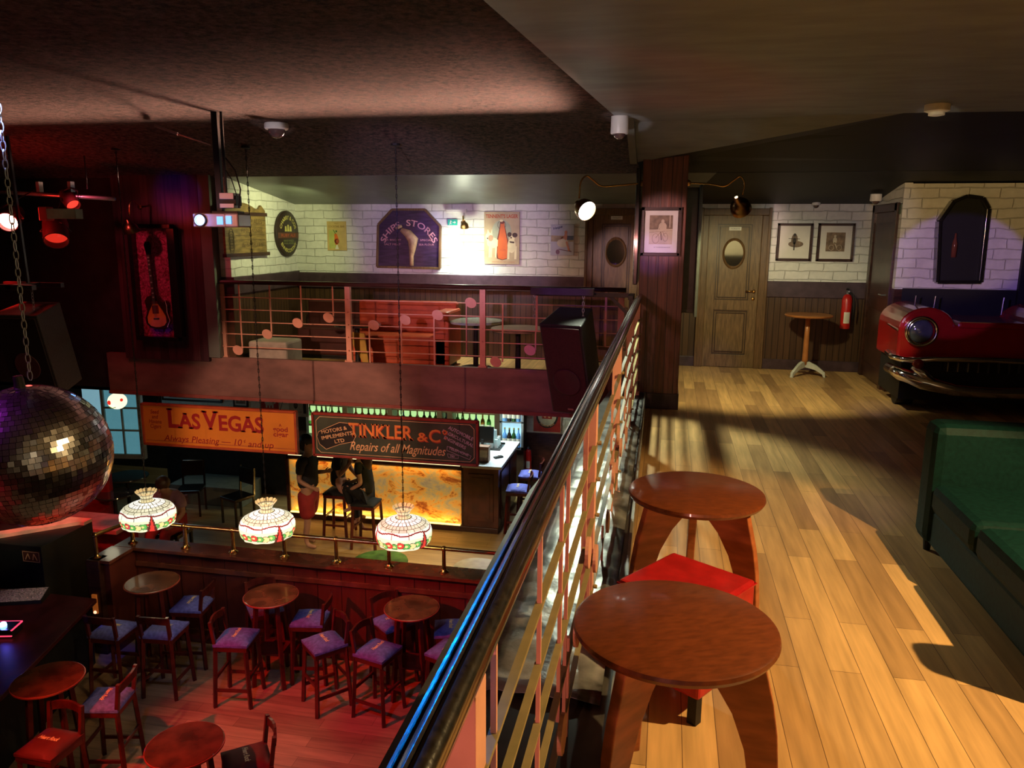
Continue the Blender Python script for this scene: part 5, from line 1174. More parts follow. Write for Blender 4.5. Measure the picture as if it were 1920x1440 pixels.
def bench(name, label, loc, rz, w_, d, h, bh, mat, cat='bench'):
    t = thing(name, label, cat, loc, rz)
    MB().box(-w_/2, w_/2, -d/2, d/2, .05, h).build('seat', mat, t, bevel=.03); MB().box(-w_/2, w_/2, d/2-.14, d/2, h-.02, bh).build('backrest', mat, t, bevel=.03)
    MB().box(-w_/2+.03, w_/2-.03, -d/2+.03, d/2-.03, 0, .06).build('plinth', BLK, t); return t
DKR = P('dark_red_upholstery', (.30, .012, .012), .5, var=.15)
t = thing('booth_partition', 'dark red low partition with a grey ledge under the mirror ball', 'partition', (-8.0, 9.1, -3.1))
MB().box(-.85, .75, -.08, .08, 0, .74).build('panel', DKR, t, bevel=.01); MB().box(-.9, .8, -.42, .14, .74, .80).build('ledge', P('grey_ledge', (.30, .27, .24), .45, var=.15), t, bevel=.005)
bench('leather_bench', 'dark red high-backed booth seat behind the mirror ball', (-9.5, 10.1, -3.1), math.radians(12), 1.7, .6, .45, 1.30, DKR)
def chair_simple(label, x, y, rz, z0, m_, group):
    t = thing('dining_chair', label, 'chair', (x, y, z0), rz, group)
    MB().box(-.2, .2, -.2, .2, .42, .47).build('seat', m_, t, bevel=.01)
    for a in (-1, 1):
        for b_ in (-1, 1): MB().bar((a*.18, b_*.18, 0), (a*.18, b_*.18, .42), .03).build('leg', BLKG, t)
        MB().bar((a*.18, .19, .45), (a*.18, .22, .92), .03).build('back_post', BLKG, t)
    MB().box(-.18, .18, .195, .225, .62, .90).build('backrest', m_, t, bevel=.008); return t
chair_simple('dark chair beside the grey step beneath the orange sign', -7.9, 11.4, .3, -3.1, BLKG, 'dark chairs beneath the orange sign')
chair_simple('dark chair close to the bar front, left of the standing man', -6.9, 11.2, -.4, -3.1, BLKG, 'dark chairs beneath the orange sign')
sbox('trim_12', (-8.6, -7.2, 11.8, 12.5, -3.1, -2.75), P('grey_step', (.18, .17, .14), .5, var=.1), .01)
# ================================================================== FAR BALCONY FURNITURE (behind the railing)
ORS = P('orange_red_leather', (.50, .085, .03), .4, var=.1)
t = bench('leather_bench', 'red-orange leather booth seat on the far balcony', (-3.35, 9.55, 0), 0, 1.35, .60, .42, .82, ORS)
MB().box(.50, .70, -.30, .30, .05, .74).build('armrest', ORS, t, bevel=.03)
bench('leather_bench', 'dark leather bench in the shade at the left of the far balcony', (-4.5, 10.0, 0), 0, .9, .5, .42, .78, P('dark_maroon_leather', (.06, .012, .01), .4))
def balc_table(label, x, y, r, m_, h=.72):
    t = thing('balcony_table', label, 'table', (x, y, 0), 0, 'round tables on the far balcony')
    MB().lathe([(.001, h-.03), (r-.01, h-.03), (r, h-.01), (r-.005, h), (.001, h)], 36).build('tabletop', m_, t, smooth=True, angle=35)
    MB().lathe([(.035, .03), (.03, h-.03)], 12).build('column', BLK, t); MB().lathe([(.001, 0), (.22, 0), (.2, .025), (.04, .05)], 20).build('base', BLK, t, smooth=True, angle=35); return t
balc_table('grey-topped round table left on the far balcony', -3.75, 8.98, .30, GT, .60)
balc_table('pale round table right of the orange booth', -2.36, 9.48, .34, P('pale_tabletop', (.45, .52, .48), .15, coat=.6), .62)
balc_table('wooden round table by the hanging speaker on the far balcony', -1.72, 9.0, .33, P('tan_tabletop', (.42, .33, .22), .3), .60)
t = thing('cube_stool', 'pale cube stool at the left end of the far balcony', 'stool', (-4.86, 8.98, 0)); MB().box(-.26, .26, -.22, .22, .03, .36).build('seat_block', P('pale_grey_leather', (.42, .36, .30), .4, var=.1), t, bevel=.03); MB().box(-.22, .22, -.18, .18, 0, .04).build('plinth', BLK, t)
t = thing('folded_sign', 'small yellow wedge-shaped card standing behind the left bay of the railing', 'card', (-3.66, 8.80, 0)); MB().prism([(-.16, .52), (.08, .50), (.13, .05), (.10, .05)], 'y', -.01, .01).build('card_sheet', P('mustard_card', (.42, .27, .03), .5), t)
# ================================================================== SPEAKERS
def speaker(name, label, loc, rot, w_=.50, d=.42, h=.95, gm=None, cat='speaker'):
    t = thing(name, label, cat, loc); t.rotation_euler = rot
    MB().prism([(-w_/2, -d/2), (w_/2, -d/2), (w_/2*.8, d/2), (-w_/2*.8, d/2)], 'z', -h, 0).build('cabinet', P('speaker_cabinet', (.035, .032, .032), .45, var=.2, nscale=60), t, bevel=.012)
    MB().box(-w_/2+.02, w_/2-.02, -d/2-.018, -d/2, -h+.03, -.03).build('grille', gm or P('speaker_grille', (.06, .014, .018), .6, var=.15, nscale=80), t, bevel=.006)
    MB().lathe([(.14, 0), (.15, .008), (.135, .008), (.12, .004), (.001, .006)], 28, TR(0, -d/2-.018, -h*.62) @ RX(PI/2)).build('driver_ring', P('speaker_driver', (.07, .02, .026), .5), t, smooth=True)
    MB().box(-.03, .03, -d/2-.022, -d/2-.018, -h+.06, -h+.08).build('badge', STEEL, t)
    return t
p = at(1062, 590, y=7.25)
sp = speaker('hanging_speaker', 'large black speaker hanging tilted at the far end of the near railing', (-.93, 7.42, .93), (math.radians(20), 0, math.radians(-17)), .44, .40, 1.0)
# bracket frame carrying it
t = thing('speaker_bracket', 'dark steel bracket with chains holding the hanging speaker', 'bracket', (-.98, 7.6, 1.15))
BKT = P('bracket_steel', (.05, .045, .05), .4, .4)
MB().box(-.31, .30, -.25, -.20, -.02, .05).box(-.31, .67, .02, .06, -.05, -.01).box(.62, .67, -.25, .06, -.05, -.01).box(.62, .67, .02, .06, -.98, -.01).build('arm_frame', BKT, t, bevel=.003)
MB().bar((.42, .04, -.03), (.62, .04, -.22), .03).build('brace', BKT, t)
for x, y in ((-.27, -.22), (.20, -.22)):
    mb = MB()
    for k in range(7):
        q = TR(x, y, -.03-k*.033) @ RZ(PI/2*(k % 2)); mb.tube([(.010*math.cos(a_), 0, .021*math.sin(a_)) for a_ in [2*PI*i/10 for i in range(10)]], .0028, 5, True, M=q)
    mb.build('chain', STEEL, t)
p = at(58, 578, y=6.9)
sp2 = speaker('hanging_speaker', 'black speaker hanging under red light at the left edge', (p.x-.04, 6.9, p.z), (math.radians(14), 0, math.radians(2)), .54, .42, .9, P('speaker_front_black', (.012, .006, .006), .6))
t = thing('speaker_bracket', 'red-lit bracket above the left hanging speaker', 'bracket', (p.x, 6.9, p.z+.24))
MB().box(-.42, .28, -.26, -.20, -.03, .02).box(-.42, .28, .12, .17, -.03, .02).box(-.03, .03, -.26, .17, -.03, .02).build('arm_frame', BKT, t, bevel=.003)
MB().bar((.0, 0, 0), (-.05, .0, 2.40-p.z), .025).build('drop_rod', BKT, t)
for x in (-.34, .24):
    mb = MB()
    for k in range(6):
        q = TR(x, -.22, -.045-k*.033) @ RZ(PI/2*(k % 2)); mb.tube([(.010*math.cos(a_), 0, .021*math.sin(a_)) for a_ in [2*PI*i/10 for i in range(10)]], .0028, 5, True, M=q)
    mb.build('chain', STEEL, t)
# ================================================================== PROJECTOR
p = at(407, 413, y=5.9); zt = 2.665
t = thing('projector', 'white ceiling projector with a glowing blue lens', 'projector', (p.x, 5.9, p.z), math.radians(8))
MB().box(-.19, .19, -.03, .24, -.056, .056).build('casing', P('projector_white', (.42, .38, .42), .35, var=.05), t, bevel=.012)
MB().box(-.185, .08, -.034, -.03, -.05, .05).build('front_plate', P('projector_front', (.32, .22, .28), .35), t, bevel=.002)
MB().lathe([(.050, 0), (.054, .012), (.040, .018), (.034, .010)], 28, TR(-.125, -.034, .0) @ RX(PI/2), cap=False).build('lens_ring', STEEL, t, smooth=True)
MB().lathe([(.001, .012), (.024, .008), (.036, .0)], 24, TR(-.125, -.036, 0) @ RX(PI/2)).build('lens', EM('blue_projector_lens', (.30, .75, 1), 5), t, smooth=True)
MB().box(.015, .065, -.040, -.034, -.035, .03).box(.09, .135, -.040, -.034, -.03, .035).build('blue_lit_panel', EM('blue_panel_glow', (.12, .45, .9), 1.2), t)
MB().box(-.05, .17, .02, .16, .055, .075).box(.02, .16, .02, .14, .12, .20).box(-.02, .03, .05, .10, .075, zt-p.z).box(.055, .075, .05, .07, .2, zt-p.z).build('ceiling_mount', BLK, t, bevel=.003)
MB().box(.03, .15, -.0, .14, .10, .135).box(.03, .15, -.0, .14, .17, .22).build('mount_clamp', P('projector_white', (.62, .55, .60), .35), t, bevel=.003)
MB().tube([(.08, .06, .50), (.16, .04, .40), (.20, .03, .25), (.18, .02, .10)], .006, 6).tube([(.08, .05, .40), (.13, .03, .33), (.17, .02, .2)], .004, 6).build('cable', BLK, t, smooth=True)
point('light_projector_glow', (p.x-.12, 5.78, p.z+.0), (.15, .4, 1), 1.2, .03)
# ceiling rods and loose wire near the projector
a = at(290, 235, y=6.4); b_ = at(333, 251, y=6.4); c_ = at(395, 272, y=6.2)
t = tag(MB().tube([(a.x, 6.4, a.z), (b_.x, 6.4, b_.z)], .012, 8).tube([(b_.x, 6.4, b_.z), (c_.x, 6.2, c_.z)], .006, 6).build('ceiling_conduit', P('pinkish_conduit', (.40, .26, .22), .4)), 'thin pale conduit slanting down to the projector pole', 'conduit')
# ================================================================== MIRROR BALL
C = Vector((-2.625, 2.73, .77)); R_ = .300
t = thing('mirror_ball', 'large mirror ball hanging at the left edge on a chain', 'mirror ball', tuple(C)); t.rotation_euler = (math.radians(3), math.radians(-4), .4)
MB().ball((0, 0, 0), R_-.004, 48, 32).build('core', BLKG, t, smooth=True)
rnd = random.Random(5); mb = MB(); rows = 40
for j in range(rows):
    th0 = PI*j/rows+.003; th1 = PI*(j+1)/rows-.003; n = max(4, int(2*PI*math.sin((th0+th1)/2)*R_/.0235))
    off = rnd.random()
    for i in range(n):
        a0 = 2*PI*(i+off)/n+.0025/max(.1, math.sin((th0+th1)/2)); a1 = 2*PI*(i+1+off)/n-.0025/max(.1, math.sin((th0+th1)/2))
        pts = [Vector((math.sin(th)*math.cos(a_), math.sin(th)*math.sin(a_), math.cos(th)))*R_ for th, a_ in ((th0, a0), (th1, a0), (th1, a1), (th0, a1))]
        cc = sum(pts, Vector())/4; nn = cc.normalized(); jit = Vector((rnd.gauss(0, .05), rnd.gauss(0, .05), rnd.gauss(0, .05)))
        rotq = nn.rotation_difference((nn+jit).normalized())
        mb.add([cc*1.004+rotq @ (q-cc) for q in pts], [(0, 1, 2, 3)])
mb.build('mirror_tiles', P('mirror_tile', (.80, .78, .80), .2, 1, var=.1, nscale=14), t)
t2 = MB().lathe([(.001, R_+.05), (.018, R_+.05), (.022, R_), (.03, R_-.01), (.001, R_-.01)], 16).build('hanging_cap', BLKG, t)
mb = MB(); n = 44; zz0 = C.z+R_+.03; dz = (2.665-zz0)/n
t = thing('hanging_chain', 'thin steel chain holding the mirror ball from the dark ceiling', 'chain', (C.x+.02, C.y, zz0))
for k in range(n):
    q = TR(0, 0, (k+.5)*dz) @ RZ(PI/2*(k % 2)+.3); mb.tube([(.0095*math.cos(a_), 0, dz*.62*math.sin(a_)) for a_ in [2*PI*i/10 for i in range(10)]], .0024, 5, True, M=q)
mb.build('chain_links', STEEL, t)
# ================================================================== GUITAR CASE
x0, z1 = at(252, 428, y=8.47).x, at(252, 428, y=8.47).z; x1 = at(333, 628, y=8.47).x; z0 = at(300, 630, y=8.47).z; hw = (x1-x0)/2; hh = (z1-z0)/2
t = thing('guitar_case', 'dark framed glass case with red lining holding the guitar', 'display case', ((x0+x1)/2, 8.497, (z0+z1)/2))
m, nt, bs = nt_of('crushed_red_velvet'); VEL = m
vo = N(nt, 'ShaderNodeTexNoise'); vo.inputs['Scale'].default_value = 16; vo.inputs['Detail'].default_value = 8; vo.inputs['Distortion'].default_value = 2; nt.links.new(coords(nt), vo.inputs['Vector'])
cr = N(nt, 'ShaderNodeValToRGB'); cr.color_ramp.elements[0].position = .35; cr.color_ramp.elements[0].color = (.16, .004, .012, 1); cr.color_ramp.elements[1].position = .66; cr.color_ramp.elements[1].color = (.75, .10, .24, 1)
nt.links.new(vo.outputs[0], cr.inputs[0]); nt.links.new(cr.outputs[0], bs.inputs['Base Color']); bs.inputs['Roughness'].default_value = .7; bump(nt, bs, vo.outputs[0], 1, .03)
MB().box(-hw, hw, -.012, 0, -hh, hh).build('lining', VEL, t)
e_ = .05
MB().box(-hw-e_, hw+e_, -.10, 0, hh, hh+e_).box(-hw-e_, hw+e_, -.10, 0, -hh-e_, -hh).box(-hw-e_, -hw, -.10, 0, -hh, hh).box(hw, hw+e_*2, -.10, 0, -hh, hh).build('case_frame', BLKG, t, bevel=.004)
g = thing('electric_guitar', 'sunburst electric guitar hanging upright in the red-lined case', 'guitar', ((x0+x1)/2-.0, 8.46, (z0+z1)/2-.34)); g.rotation_euler = (0, math.radians(-3), 0)
def blob(k): # single-cut body outline
    o = [(0, .20), (.05, .185), (.075, .135), (.105, .10), (.14, .13), (.165, .11), (.155, .06), (.135, .02), (.145, -.03), (.17, -.08), (.165, -.15), (.12, -.20), (.05, -.22), (-.03, -.22), (-.11, -.20), (-.16, -.15), (-.165, -.08), (-.14, -.03), (-.125, .02), (-.14, .08), (-.145, .13), (-.11, .175), (-.05, .195)]
    return [(a*k, b_*k) for a, b_ in o]
MB().prism(blob(1), 'y', -.035, .01).build('body', P('guitar_dark_edge', (.035, .012, .008), .2, coat=1), g, bevel=.006)
MB().prism([(0, .12), (.04, .08), (.09, .0), (.125, -.07), (.125, -.14), (.09, -.18), (.03, -.195), (-.03, -.195), (-.09, -.18), (-.125, -.14), (-.125, -.07), (-.09, .0), (-.04, .08)], 'y', -.041, -.03).build('sunburst_top', P('guitar_amber_top', (.62, .26, .05), .2, var=.25, nscale=3, coat=1), g, smooth=False)
MB().box(-.022, .022, -.055, -.03, .12, .68).build('neck', P('guitar_neck', (.05, .018, .012), .3), g, bevel=.003)
mb = MB()
for z in (.17, .22, .28, .35, .43, .50, .565, .61, .65): mb.box(-.012, .012, -.057, -.055, z-.008, z+.008)
mb.build('fret_inlays', P('pearl_inlay', (.75, .65, .55), .3), g)
MB().prism([(-.025, .68), (.025, .68), (.045, .80), (.02, .84), (0, .825), (-.02, .84), (-.045, .80)], 'y', -.05, -.03).build('headstock', BLKG, g)
MB().box(-.045, .04, -.045, -.037, -.03, .07).box(-.04, .04, -.045, -.037, .09, .12).build('pickups', P('pickup_maroon', (.12, .02, .02), .3), g); MB().box(-.04, .04, -.05, -.037, -.10, -.085).build('bridge', CHROME, g)
mb = MB()
for k in range(6): mb.tube([(-.015+.006*k, -.058, -.09), (-.012+.005*k, -.060, .68)], .0008, 4)
mb.build('strings', STEEL, g)
MB().tube([(.14, -.04, .14), (.155, -.04, .06), (.15, -.04, -.02), (.175, -.04, -.12), (.13, -.04, -.2)], .004, 6).build('binding', P('pearl_inlay', (.75, .65, .55), .3), g)
# ================================================================== TRUSS AND STAGE LIGHTS
a = at(60, 355, y=7.6); b_ = at(215, 373, y=7.6)
t = thing('lighting_bar', 'grey lighting bar under the ceiling at the upper left', 'lighting bar', (a.x-1.2, 7.6, a.z)); MB().tube([(-.3, 0, 0.03), (b_.x-a.x+1.2, 0, b_.z-a.z)], .022, 10).build('pipe', STEEL, t, smooth=True)
for x in (1.3, 1.7): MB().box(x-.02, x+.02, -.03, .03, -.03, .08).build('clamp', STEEL, t)
for x in (.2, 1.9): MB().tube([(x, 0, 0), (x, 0, 2.5-a.z)], .008, 6).build('drop_rod', BLK, t)
def par(label, px, py, Y, dirv, lens, hood=None, s=1, vis=True):
    p = at(px, py, y=Y); t = thing('stage_light', label, 'stage light', tuple(p), 0, 'stage lights on the bar at the upper left')
    q = Vector(dirv).to_track_quat('Z', 'Y').to_matrix().to_4x4() @ Matrix.Scale(s, 4)
    MB().lathe([(.03, -.20), (.06, -.19), (.085, -.10), (.085, .06), (.078, .06), (.075, .0)], 24, q, cap=False).build('can', P('stage_light_can', (.05, .012, .012), .4, .3), t, smooth=True, angle=50)
    MB().lathe([(.001, .03), (.05, .025), (.078, .01)], 24, q).build('lens', lens, t, smooth=True)
    MB().bar(q @ Vector((-.1, 0, -.03)), q @ Vector((.1, 0, -.03)), .012).tube([(0, 0, .16), (0, 7.6-Y, at(60, 355, y=7.6).z-p.z)], .006, 6).tube([q @ Vector((-.1, 0, -.03)), Vector((-.09, 0, .12)), Vector((0, 0, .16)), Vector((.09, 0, .12)), q @ Vector((.1, 0, -.03))], .006, 6).build('yoke', BLK, t); return t
RLENS = EM('red_lit_lens', (1, .06, .03), 9)
par('blazing red stage light at the left edge', 18, 412, 7.2, (.35, -.8, -.35), EM('white_red_lens', (1, .35, .28), 12), s=1.25)
point('light_red_stage_glow', tuple(at(22, 418, y=7.0)), (1, .03, .02), 14, .08)
par('dark stage light with a red side glow below the lighting bar', 105, 440, 7.4, (.4, -.5, -.7), P('dim_red_lens', (.5, .03, .02), .2, emis=(1, .04, .02), es=.6), s=1.5)
par('small dark stage light with a thin red lens near the bar clamp', 134, 380, 7.5, (.7, -.3, -.6), P('dim_red_lens2', (.5, .03, .02), .2, emis=(1, .05, .03), es=1.2), s=.9)
p = at(120, 401, y=7.1); t = thing('light_ballast', 'greenish grey ballast box of a stage light at the upper left', 'light box', tuple(p), .1); MB().box(-.15, .17, -.06, .06, -.05, .05).build('casing', P('ballast_grey_green', (.22, .26, .17), .5, emis=(.22, .26, .17), es=0), t, bevel=.006); MB().box(-.24, -.15, -.06, .06, -.07, .07).build('end_cap', P('ballast_red', (.4, .03, .02), .5), t, bevel=.01)
spot('light_ballast_fill', (-5.2, 5.6, 2.3), tuple(at(115, 410, y=7.4)), (.9, .9, .6), 3.5, 16, .6)
# ================================================================== BOOTH DESK (lower left)
DESK = P('maroon_desk', (.06, .010, .010), .4, var=.2)
t = thing('booth_desk', 'dark maroon disc jockey desk in the lower left corner', 'desk', (-6.3, 6.3, -3.3))
MB().prism([(-.06, .95), (.45, -.9), (.6, -2.0), (-3.2, -2.0), (-3.2, .95)], 'z', .75, .80).build('desktop', DESK, t, bevel=.006)
MB().prism([(-.12, .9), (.38, -.9), (.5, -1.9), (-3.15, -1.9), (-3.15, .9)], 'z', 0, .75).build('body', BLK, t)
p = at(34, 1126, z=-2.5)
t = thing('mixing_desk', 'small silver-topped audio mixer on the maroon desk', 'audio mixer', (p.x, p.y, -2.5), math.radians(20))
MB().prism([(-.12, 0), (.12, 0), (.12, .09), (-.12, .04)], 'x', -.30, .30).build('casing', BLK, t, bevel=.004)
MB().add([(-.29, -.115, .045), (.29, -.115, .045), (.29, .115, .094), (-.29, .115, .094)], [(0, 1, 2, 3)]).build('control_panel', P('mixer_silver', (.42, .38, .38), .35, var=.5, nscale=60), t)
for i in range(10):
    for j in range(3): MB().lathe([(.007, 0), (.006, .014)], 8, TR(-.25+i*.055, -.07+j*.07, .055+j*.015)).build('knob', P('knob_pale', (.6, .45, .45), .4), t)
p = at(8, 1188, z=-2.5)
t = thing('light_controller', 'small box with a bright blue light and red edge strips on the desk', 'controller', (p.x, p.y, -2.5), math.radians(14))
MB().box(-.22, .14, -.10, .10, 0, .09).build('casing', BLKG, t, bevel=.004); MB().ball((0, 0, .10), .035, 14, 8).build('blue_light', EM('bright_blue_light', (.25, .5, 1), 10), t, smooth=True)
MB().box(-.22, .14, -.11, -.098, .02, .03).box(-.22, .14, .098, .11, .08, .09).box(.13, .145, -.10, .10, .08, .09).build('red_strip', EM('red_pink_strip', (1, .06, .14), 1.1), t)
point('light_controller_glow', (p.x, p.y, -2.34), (.12, .1, 1), .9, .03)
# black cabinet with pale cross top
t = thing('equipment_cabinet', 'tall black equipment cabinet with a pale frame on top at the left edge', 'cabinet', (-7.45, 7.7, -3.3))
MB().box(-.7, .38, -.42, .42, 0, 1.36).build('cabinet_body', BLK, t, bevel=.006)
MB().box(-.7, .38, .28, .42, 1.36, 1.40).build('pale_bar', P('pale_green_board', (.48, .52, .40), .5, var=.1), t); MB().bar((-.5, -.40, 1.385), (.28, .34, 1.385), .14, .045).build('pale_bar', P('pale_green_board', (.48, .52, .40), .5), t)
mb = MB().box(.12, .36, -.428, -.424, 1.16, 1.30); mb.build('badge_plate', P('badge_red_black', (.10, .03, .02), .4), t)
mb = MB(); outline(mb, [(.13, 1.17), (.35, 1.17), (.35, 1.29), (.13, 1.29)], .006, -.430); line(mb, (.16, 1.19), (.20, 1.27), .012, -.430); line(mb, (.20, 1.27), (.22, 1.2), .012, -.430); line(mb, (.26, 1.19), (.28, 1.27), .012, -.430); line(mb, (.28, 1.27), (.32, 1.19), .012, -.430); mb.build('badge_lines', GOLDL, t)
# small orange bar lamp on the newel
t = thing('step_lamp', 'small amber glowing lamp on the newel post beside the steps', 'lamp', (-6.49, 7.375, -2.62)); MB().box(-.03, .03, -.02, 0, -.14, .1).build('glow_plate', P('amber_plate', (.35, .12, .03), .4, emis=(.6, .14, .02), es=.25), t); MB().ball((0, -.02, -.12), .02, 10, 8).build('bulb', EM('amber_bulb', (1, .5, .3), 1.5), t, smooth=True)
# ================================================================== PEOPLE
SKIN = P('skin', (.42, .22, .14), .55, var=.06); HAIR = P('dark_hair', (.012, .009, .008), .5, var=.3, nscale=60)
TEE = P('charcoal_shirt', (.018, .018, .022), .8); REDS = P('red_shorts', (.30, .018, .018), .75); BLKC = P('black_clothing', (.006, .006, .006), .8); PINK = P('dusty_pink_shirt', (.42, .25, .30), .8)
SHOE = P('dark_shoe', (.02, .016, .015), .5)
def skin_mesh(name, pts, edges, mat, parent, root=0, sub=2):
    bm = bmesh.new(); lay = bm.verts.layers.skin.verify(); vs_ = []
    for i, (co, r) in enumerate(pts):
        v = bm.verts.new(co); v[lay].radius = (r, r) if not isinstance(r, tuple) else r; v[lay].use_root = (i == root); vs_.append(v)
    for a, b_ in edges: bm.edges.new((vs_[a], vs_[b_]))
    me = bpy.data.meshes.new(name); bm.to_mesh(me); bm.free(); me.materials.append(mat)
    o = bpy.data.objects.new(name, me); S.collection.objects.link(o)
    o.modifiers.new('skin', 'SKIN').use_smooth_shade = True; q = o.modifiers.new('sub', 'SUBSURF'); q.levels = sub; q.render_levels = sub
    dg = bpy.context.evaluated_depsgraph_get(); m2 = bpy.data.meshes.new_from_object(o.evaluated_get(dg)); o.modifiers.clear(); o.data = m2
    m2.materials.clear(); m2.materials.append(mat)
    m2.polygons.foreach_set('use_smooth', [True]*len(m2.polygons)); o.parent = parent; return o
def hand(pts, edges, wrist, wi, d, side, k=1.0, curl=.5):
    """five fingers growing from a palm node"""
    d = Vector(d).normalized(); side = Vector(side).normalized(); up = d.cross(side)
    w_ = Vector(wrist); pa = w_+d*.055*k; pts.append((tuple(pa), .026*k)); pi_ = len(pts)-1; edges.append((wi, pi_))
    for i in range(4):
        o = side*(.026-.0175*i)*k; b0 = pa+d*.035*k+o; L = (.055, .065, .062, .048)[i]*k
        m1 = b0+d*L*.5-up*L*.25*curl; m2_ = m1+d*L*.35-up*L*.55*curl
        n = len(pts); pts += [(tuple(b0), .0095*k), (tuple(m1), .009*k), (tuple(m2_), .008*k)]; edges += [(pi_, n), (n, n+1), (n+1, n+2)]
    b0 = w_+d*.03*k+side*.035*k; n = len(pts); pts += [(tuple(b0), .011*k), (tuple(b0+d*.035*k+side*.018*k-up*.01), .010*k)]; edges += [(pi_, n), (n, n+1)]
def face(t, c, fwd, r=.105):
    """nose, eyes, mouth and ears on a head centred at c looking along fwd"""
    f_ = Vector(fwd).normalized(); s = f_.cross(Vector((0, 0, 1))).normalized(); c = Vector(c)
    mb = MB().ball(tuple(c+f_*r*.92-Vector((0, 0, .012))), .015, 8, 6, (1, 1, 1.5))
    for k in (-1, 1): mb.ball(tuple(c+s*k*r*.80-f_*.01), .022, 8, 6, (.5, .8, 1.3))
    mb.mat(SKIN); mb.m = [0]*len(mb.f)
    mb.mat(INK)
    for k in (-1, 1): mb.ball(tuple(c+f_*r*.82+s*k*.033+Vector((0, 0, .015))), .010, 8, 6)
    mb.mat(P('lips', (.30, .09, .07), .5)); mb.ball(tuple(c+f_*r*.86-Vector((0, 0, .052))), .016, 8, 6, (1, 1, .4)); return mb.build('face_features', None, t, smooth=True)
def head_nodes(): pass
# --- standing man, facing right (+x)
p = at(583, 1022, z=-3.1)
t = thing('person', 'person in a dark tee shirt and red shorts standing side-on at the bar', 'person', (p.x, p.y, -3.1), 0)
pts = [((0, 0, .93), (.115, .15)), ((0, 0, 1.10), (.10, .135)), ((-.01, 0, 1.30), (.115, .155)), ((0, 0, 1.43), (.07, .10)), ((.02, 0, 1.50), .052), ((.035, 0, 1.60), (.085, .075)), ((.03, 0, 1.70), (.085, .08)),
       ((0, -.09, .86), .09), ((.02, -.11, .48), .058), ((-.02, -.11, .10), .038), ((.02, -.11, .04), .036), ((.15, -.12, .03), .030),
       ((0, .09, .86), .09), ((-.06, .10, .48), .058), ((-.14, .10, .10), .038), ((-.10, .10, .04), .036), ((.03, .11, .03), .030),
       ((0, -.19, 1.38), .052), ((-.04, -.22, 1.12), .042), ((.13, -.20, 1.02), .032), ((0, .19, 1.38), .052), ((.02, .22, 1.12), .042), ((.20, .16, 1.16), .032)]
ed = [(0, 1), (1, 2), (2, 3), (3, 4), (4, 5), (5, 6), (0, 7), (7, 8), (8, 9), (9, 10), (10, 11), (0, 12), (12, 13), (13, 14), (14, 15), (15, 16), (3, 17), (17, 18), (18, 19), (3, 20), (20, 21), (21, 22)]
hand(pts, ed, (.13, -.20, 1.02), 19, (1, 0, -.25), (0, .2, 1)); hand(pts, ed, (.20, .16, 1.16), 22, (.9, -.2, .3), (0, .3, 1))
skin_mesh('body', pts, ed, SKIN, t); face(t, (.035, 0, 1.645), (1, 0, 0), .095)
skin_mesh('shirt', [((0, 0, .90), (.175, .19)), ((0, 0, 1.10), (.165, .18)), ((-.01, 0, 1.30), (.175, .20)), ((0, 0, 1.45), (.10, .12)), ((0, -.19, 1.38), .075), ((-.03, -.22, 1.20), .066), ((0, .19, 1.38), .075), ((.02, .22, 1.2), .066)], [(0, 1), (1, 2), (2, 3), (3, 4), (4, 5), (3, 6), (6, 7)], TEE, t)
skin_mesh('shorts', [((0, 0, .96), (.165, .18)), ((0, 0, .88), (.16, .18)), ((0, -.09, .78), .135), ((.03, -.11, .46), .125), ((0, .09, .78), .135), ((-.05, .10, .46), .125)], [(0, 1), (1, 2), (2, 3), (1, 4), (4, 5)], REDS, t)
MB().ball((.0, 0, 1.69), .108, 18, 12, (1, .88, 1.02)).ball((-.045, 0, 1.62), .08, 14, 10, (1, .95, 1.2)).build('hair', HAIR, t, smooth=True)
# --- companion sitting behind with a leg stretched out
p2 = (p.x+.34, p.y+.55)
t = thing('person', 'person seated behind the standing figure, sipping, one leg stretched toward the floor', 'person', (*p2, -3.1), 0)
pts = [((-.1, 0, .80), (.12, .14)), ((-.10, 0, 1.0), (.10, .13)), ((-.06, 0, 1.2), (.105, .15)), ((-.03, 0, 1.33), (.065, .09)), ((0, 0, 1.40), .048), ((.02, 0, 1.49), (.08, .075)), ((.02, 0, 1.58), (.078, .075)),
       ((0, -.09, .80), .08), ((.18, -.12, .62), .058), ((.30, -.14, .30), .040), ((.36, -.14, .18), .032), ((.46, -.15, .17), .026),
       ((0, .09, .80), .08), ((.24, .10, .76), .058), ((.22, .10, .40), .040), ((.21, .10, .28), .034), ((.32, .10, .27), .028),
       ((-.03, -.17, 1.27), .048), ((.02, -.22, 1.03), .038), ((.16, -.12, 1.22), .030), ((-.03, .17, 1.27), .048), ((.04, .2, 1.05), .038), ((.2, .1, .95), .03)]
hand_e = [(0, 1), (1, 2), (2, 3), (3, 4), (4, 5), (5, 6), (0, 7), (7, 8), (8, 9), (9, 10), (10, 11), (0, 12), (12, 13), (13, 14), (14, 15), (15, 16), (3, 17), (17, 18), (18, 19), (3, 20), (20, 21), (21, 22)]
hand(pts, hand_e, (.16, -.12, 1.22), 19, (.1, .4, 1), (1, 0, 0)); hand(pts, hand_e, (.2, .1, .95), 22, (1, 0, -.2), (0, .2, 1))
skin_mesh('body', pts, hand_e, SKIN, t); face(t, (.02, 0, 1.53), (1, -.1, 0), .088)
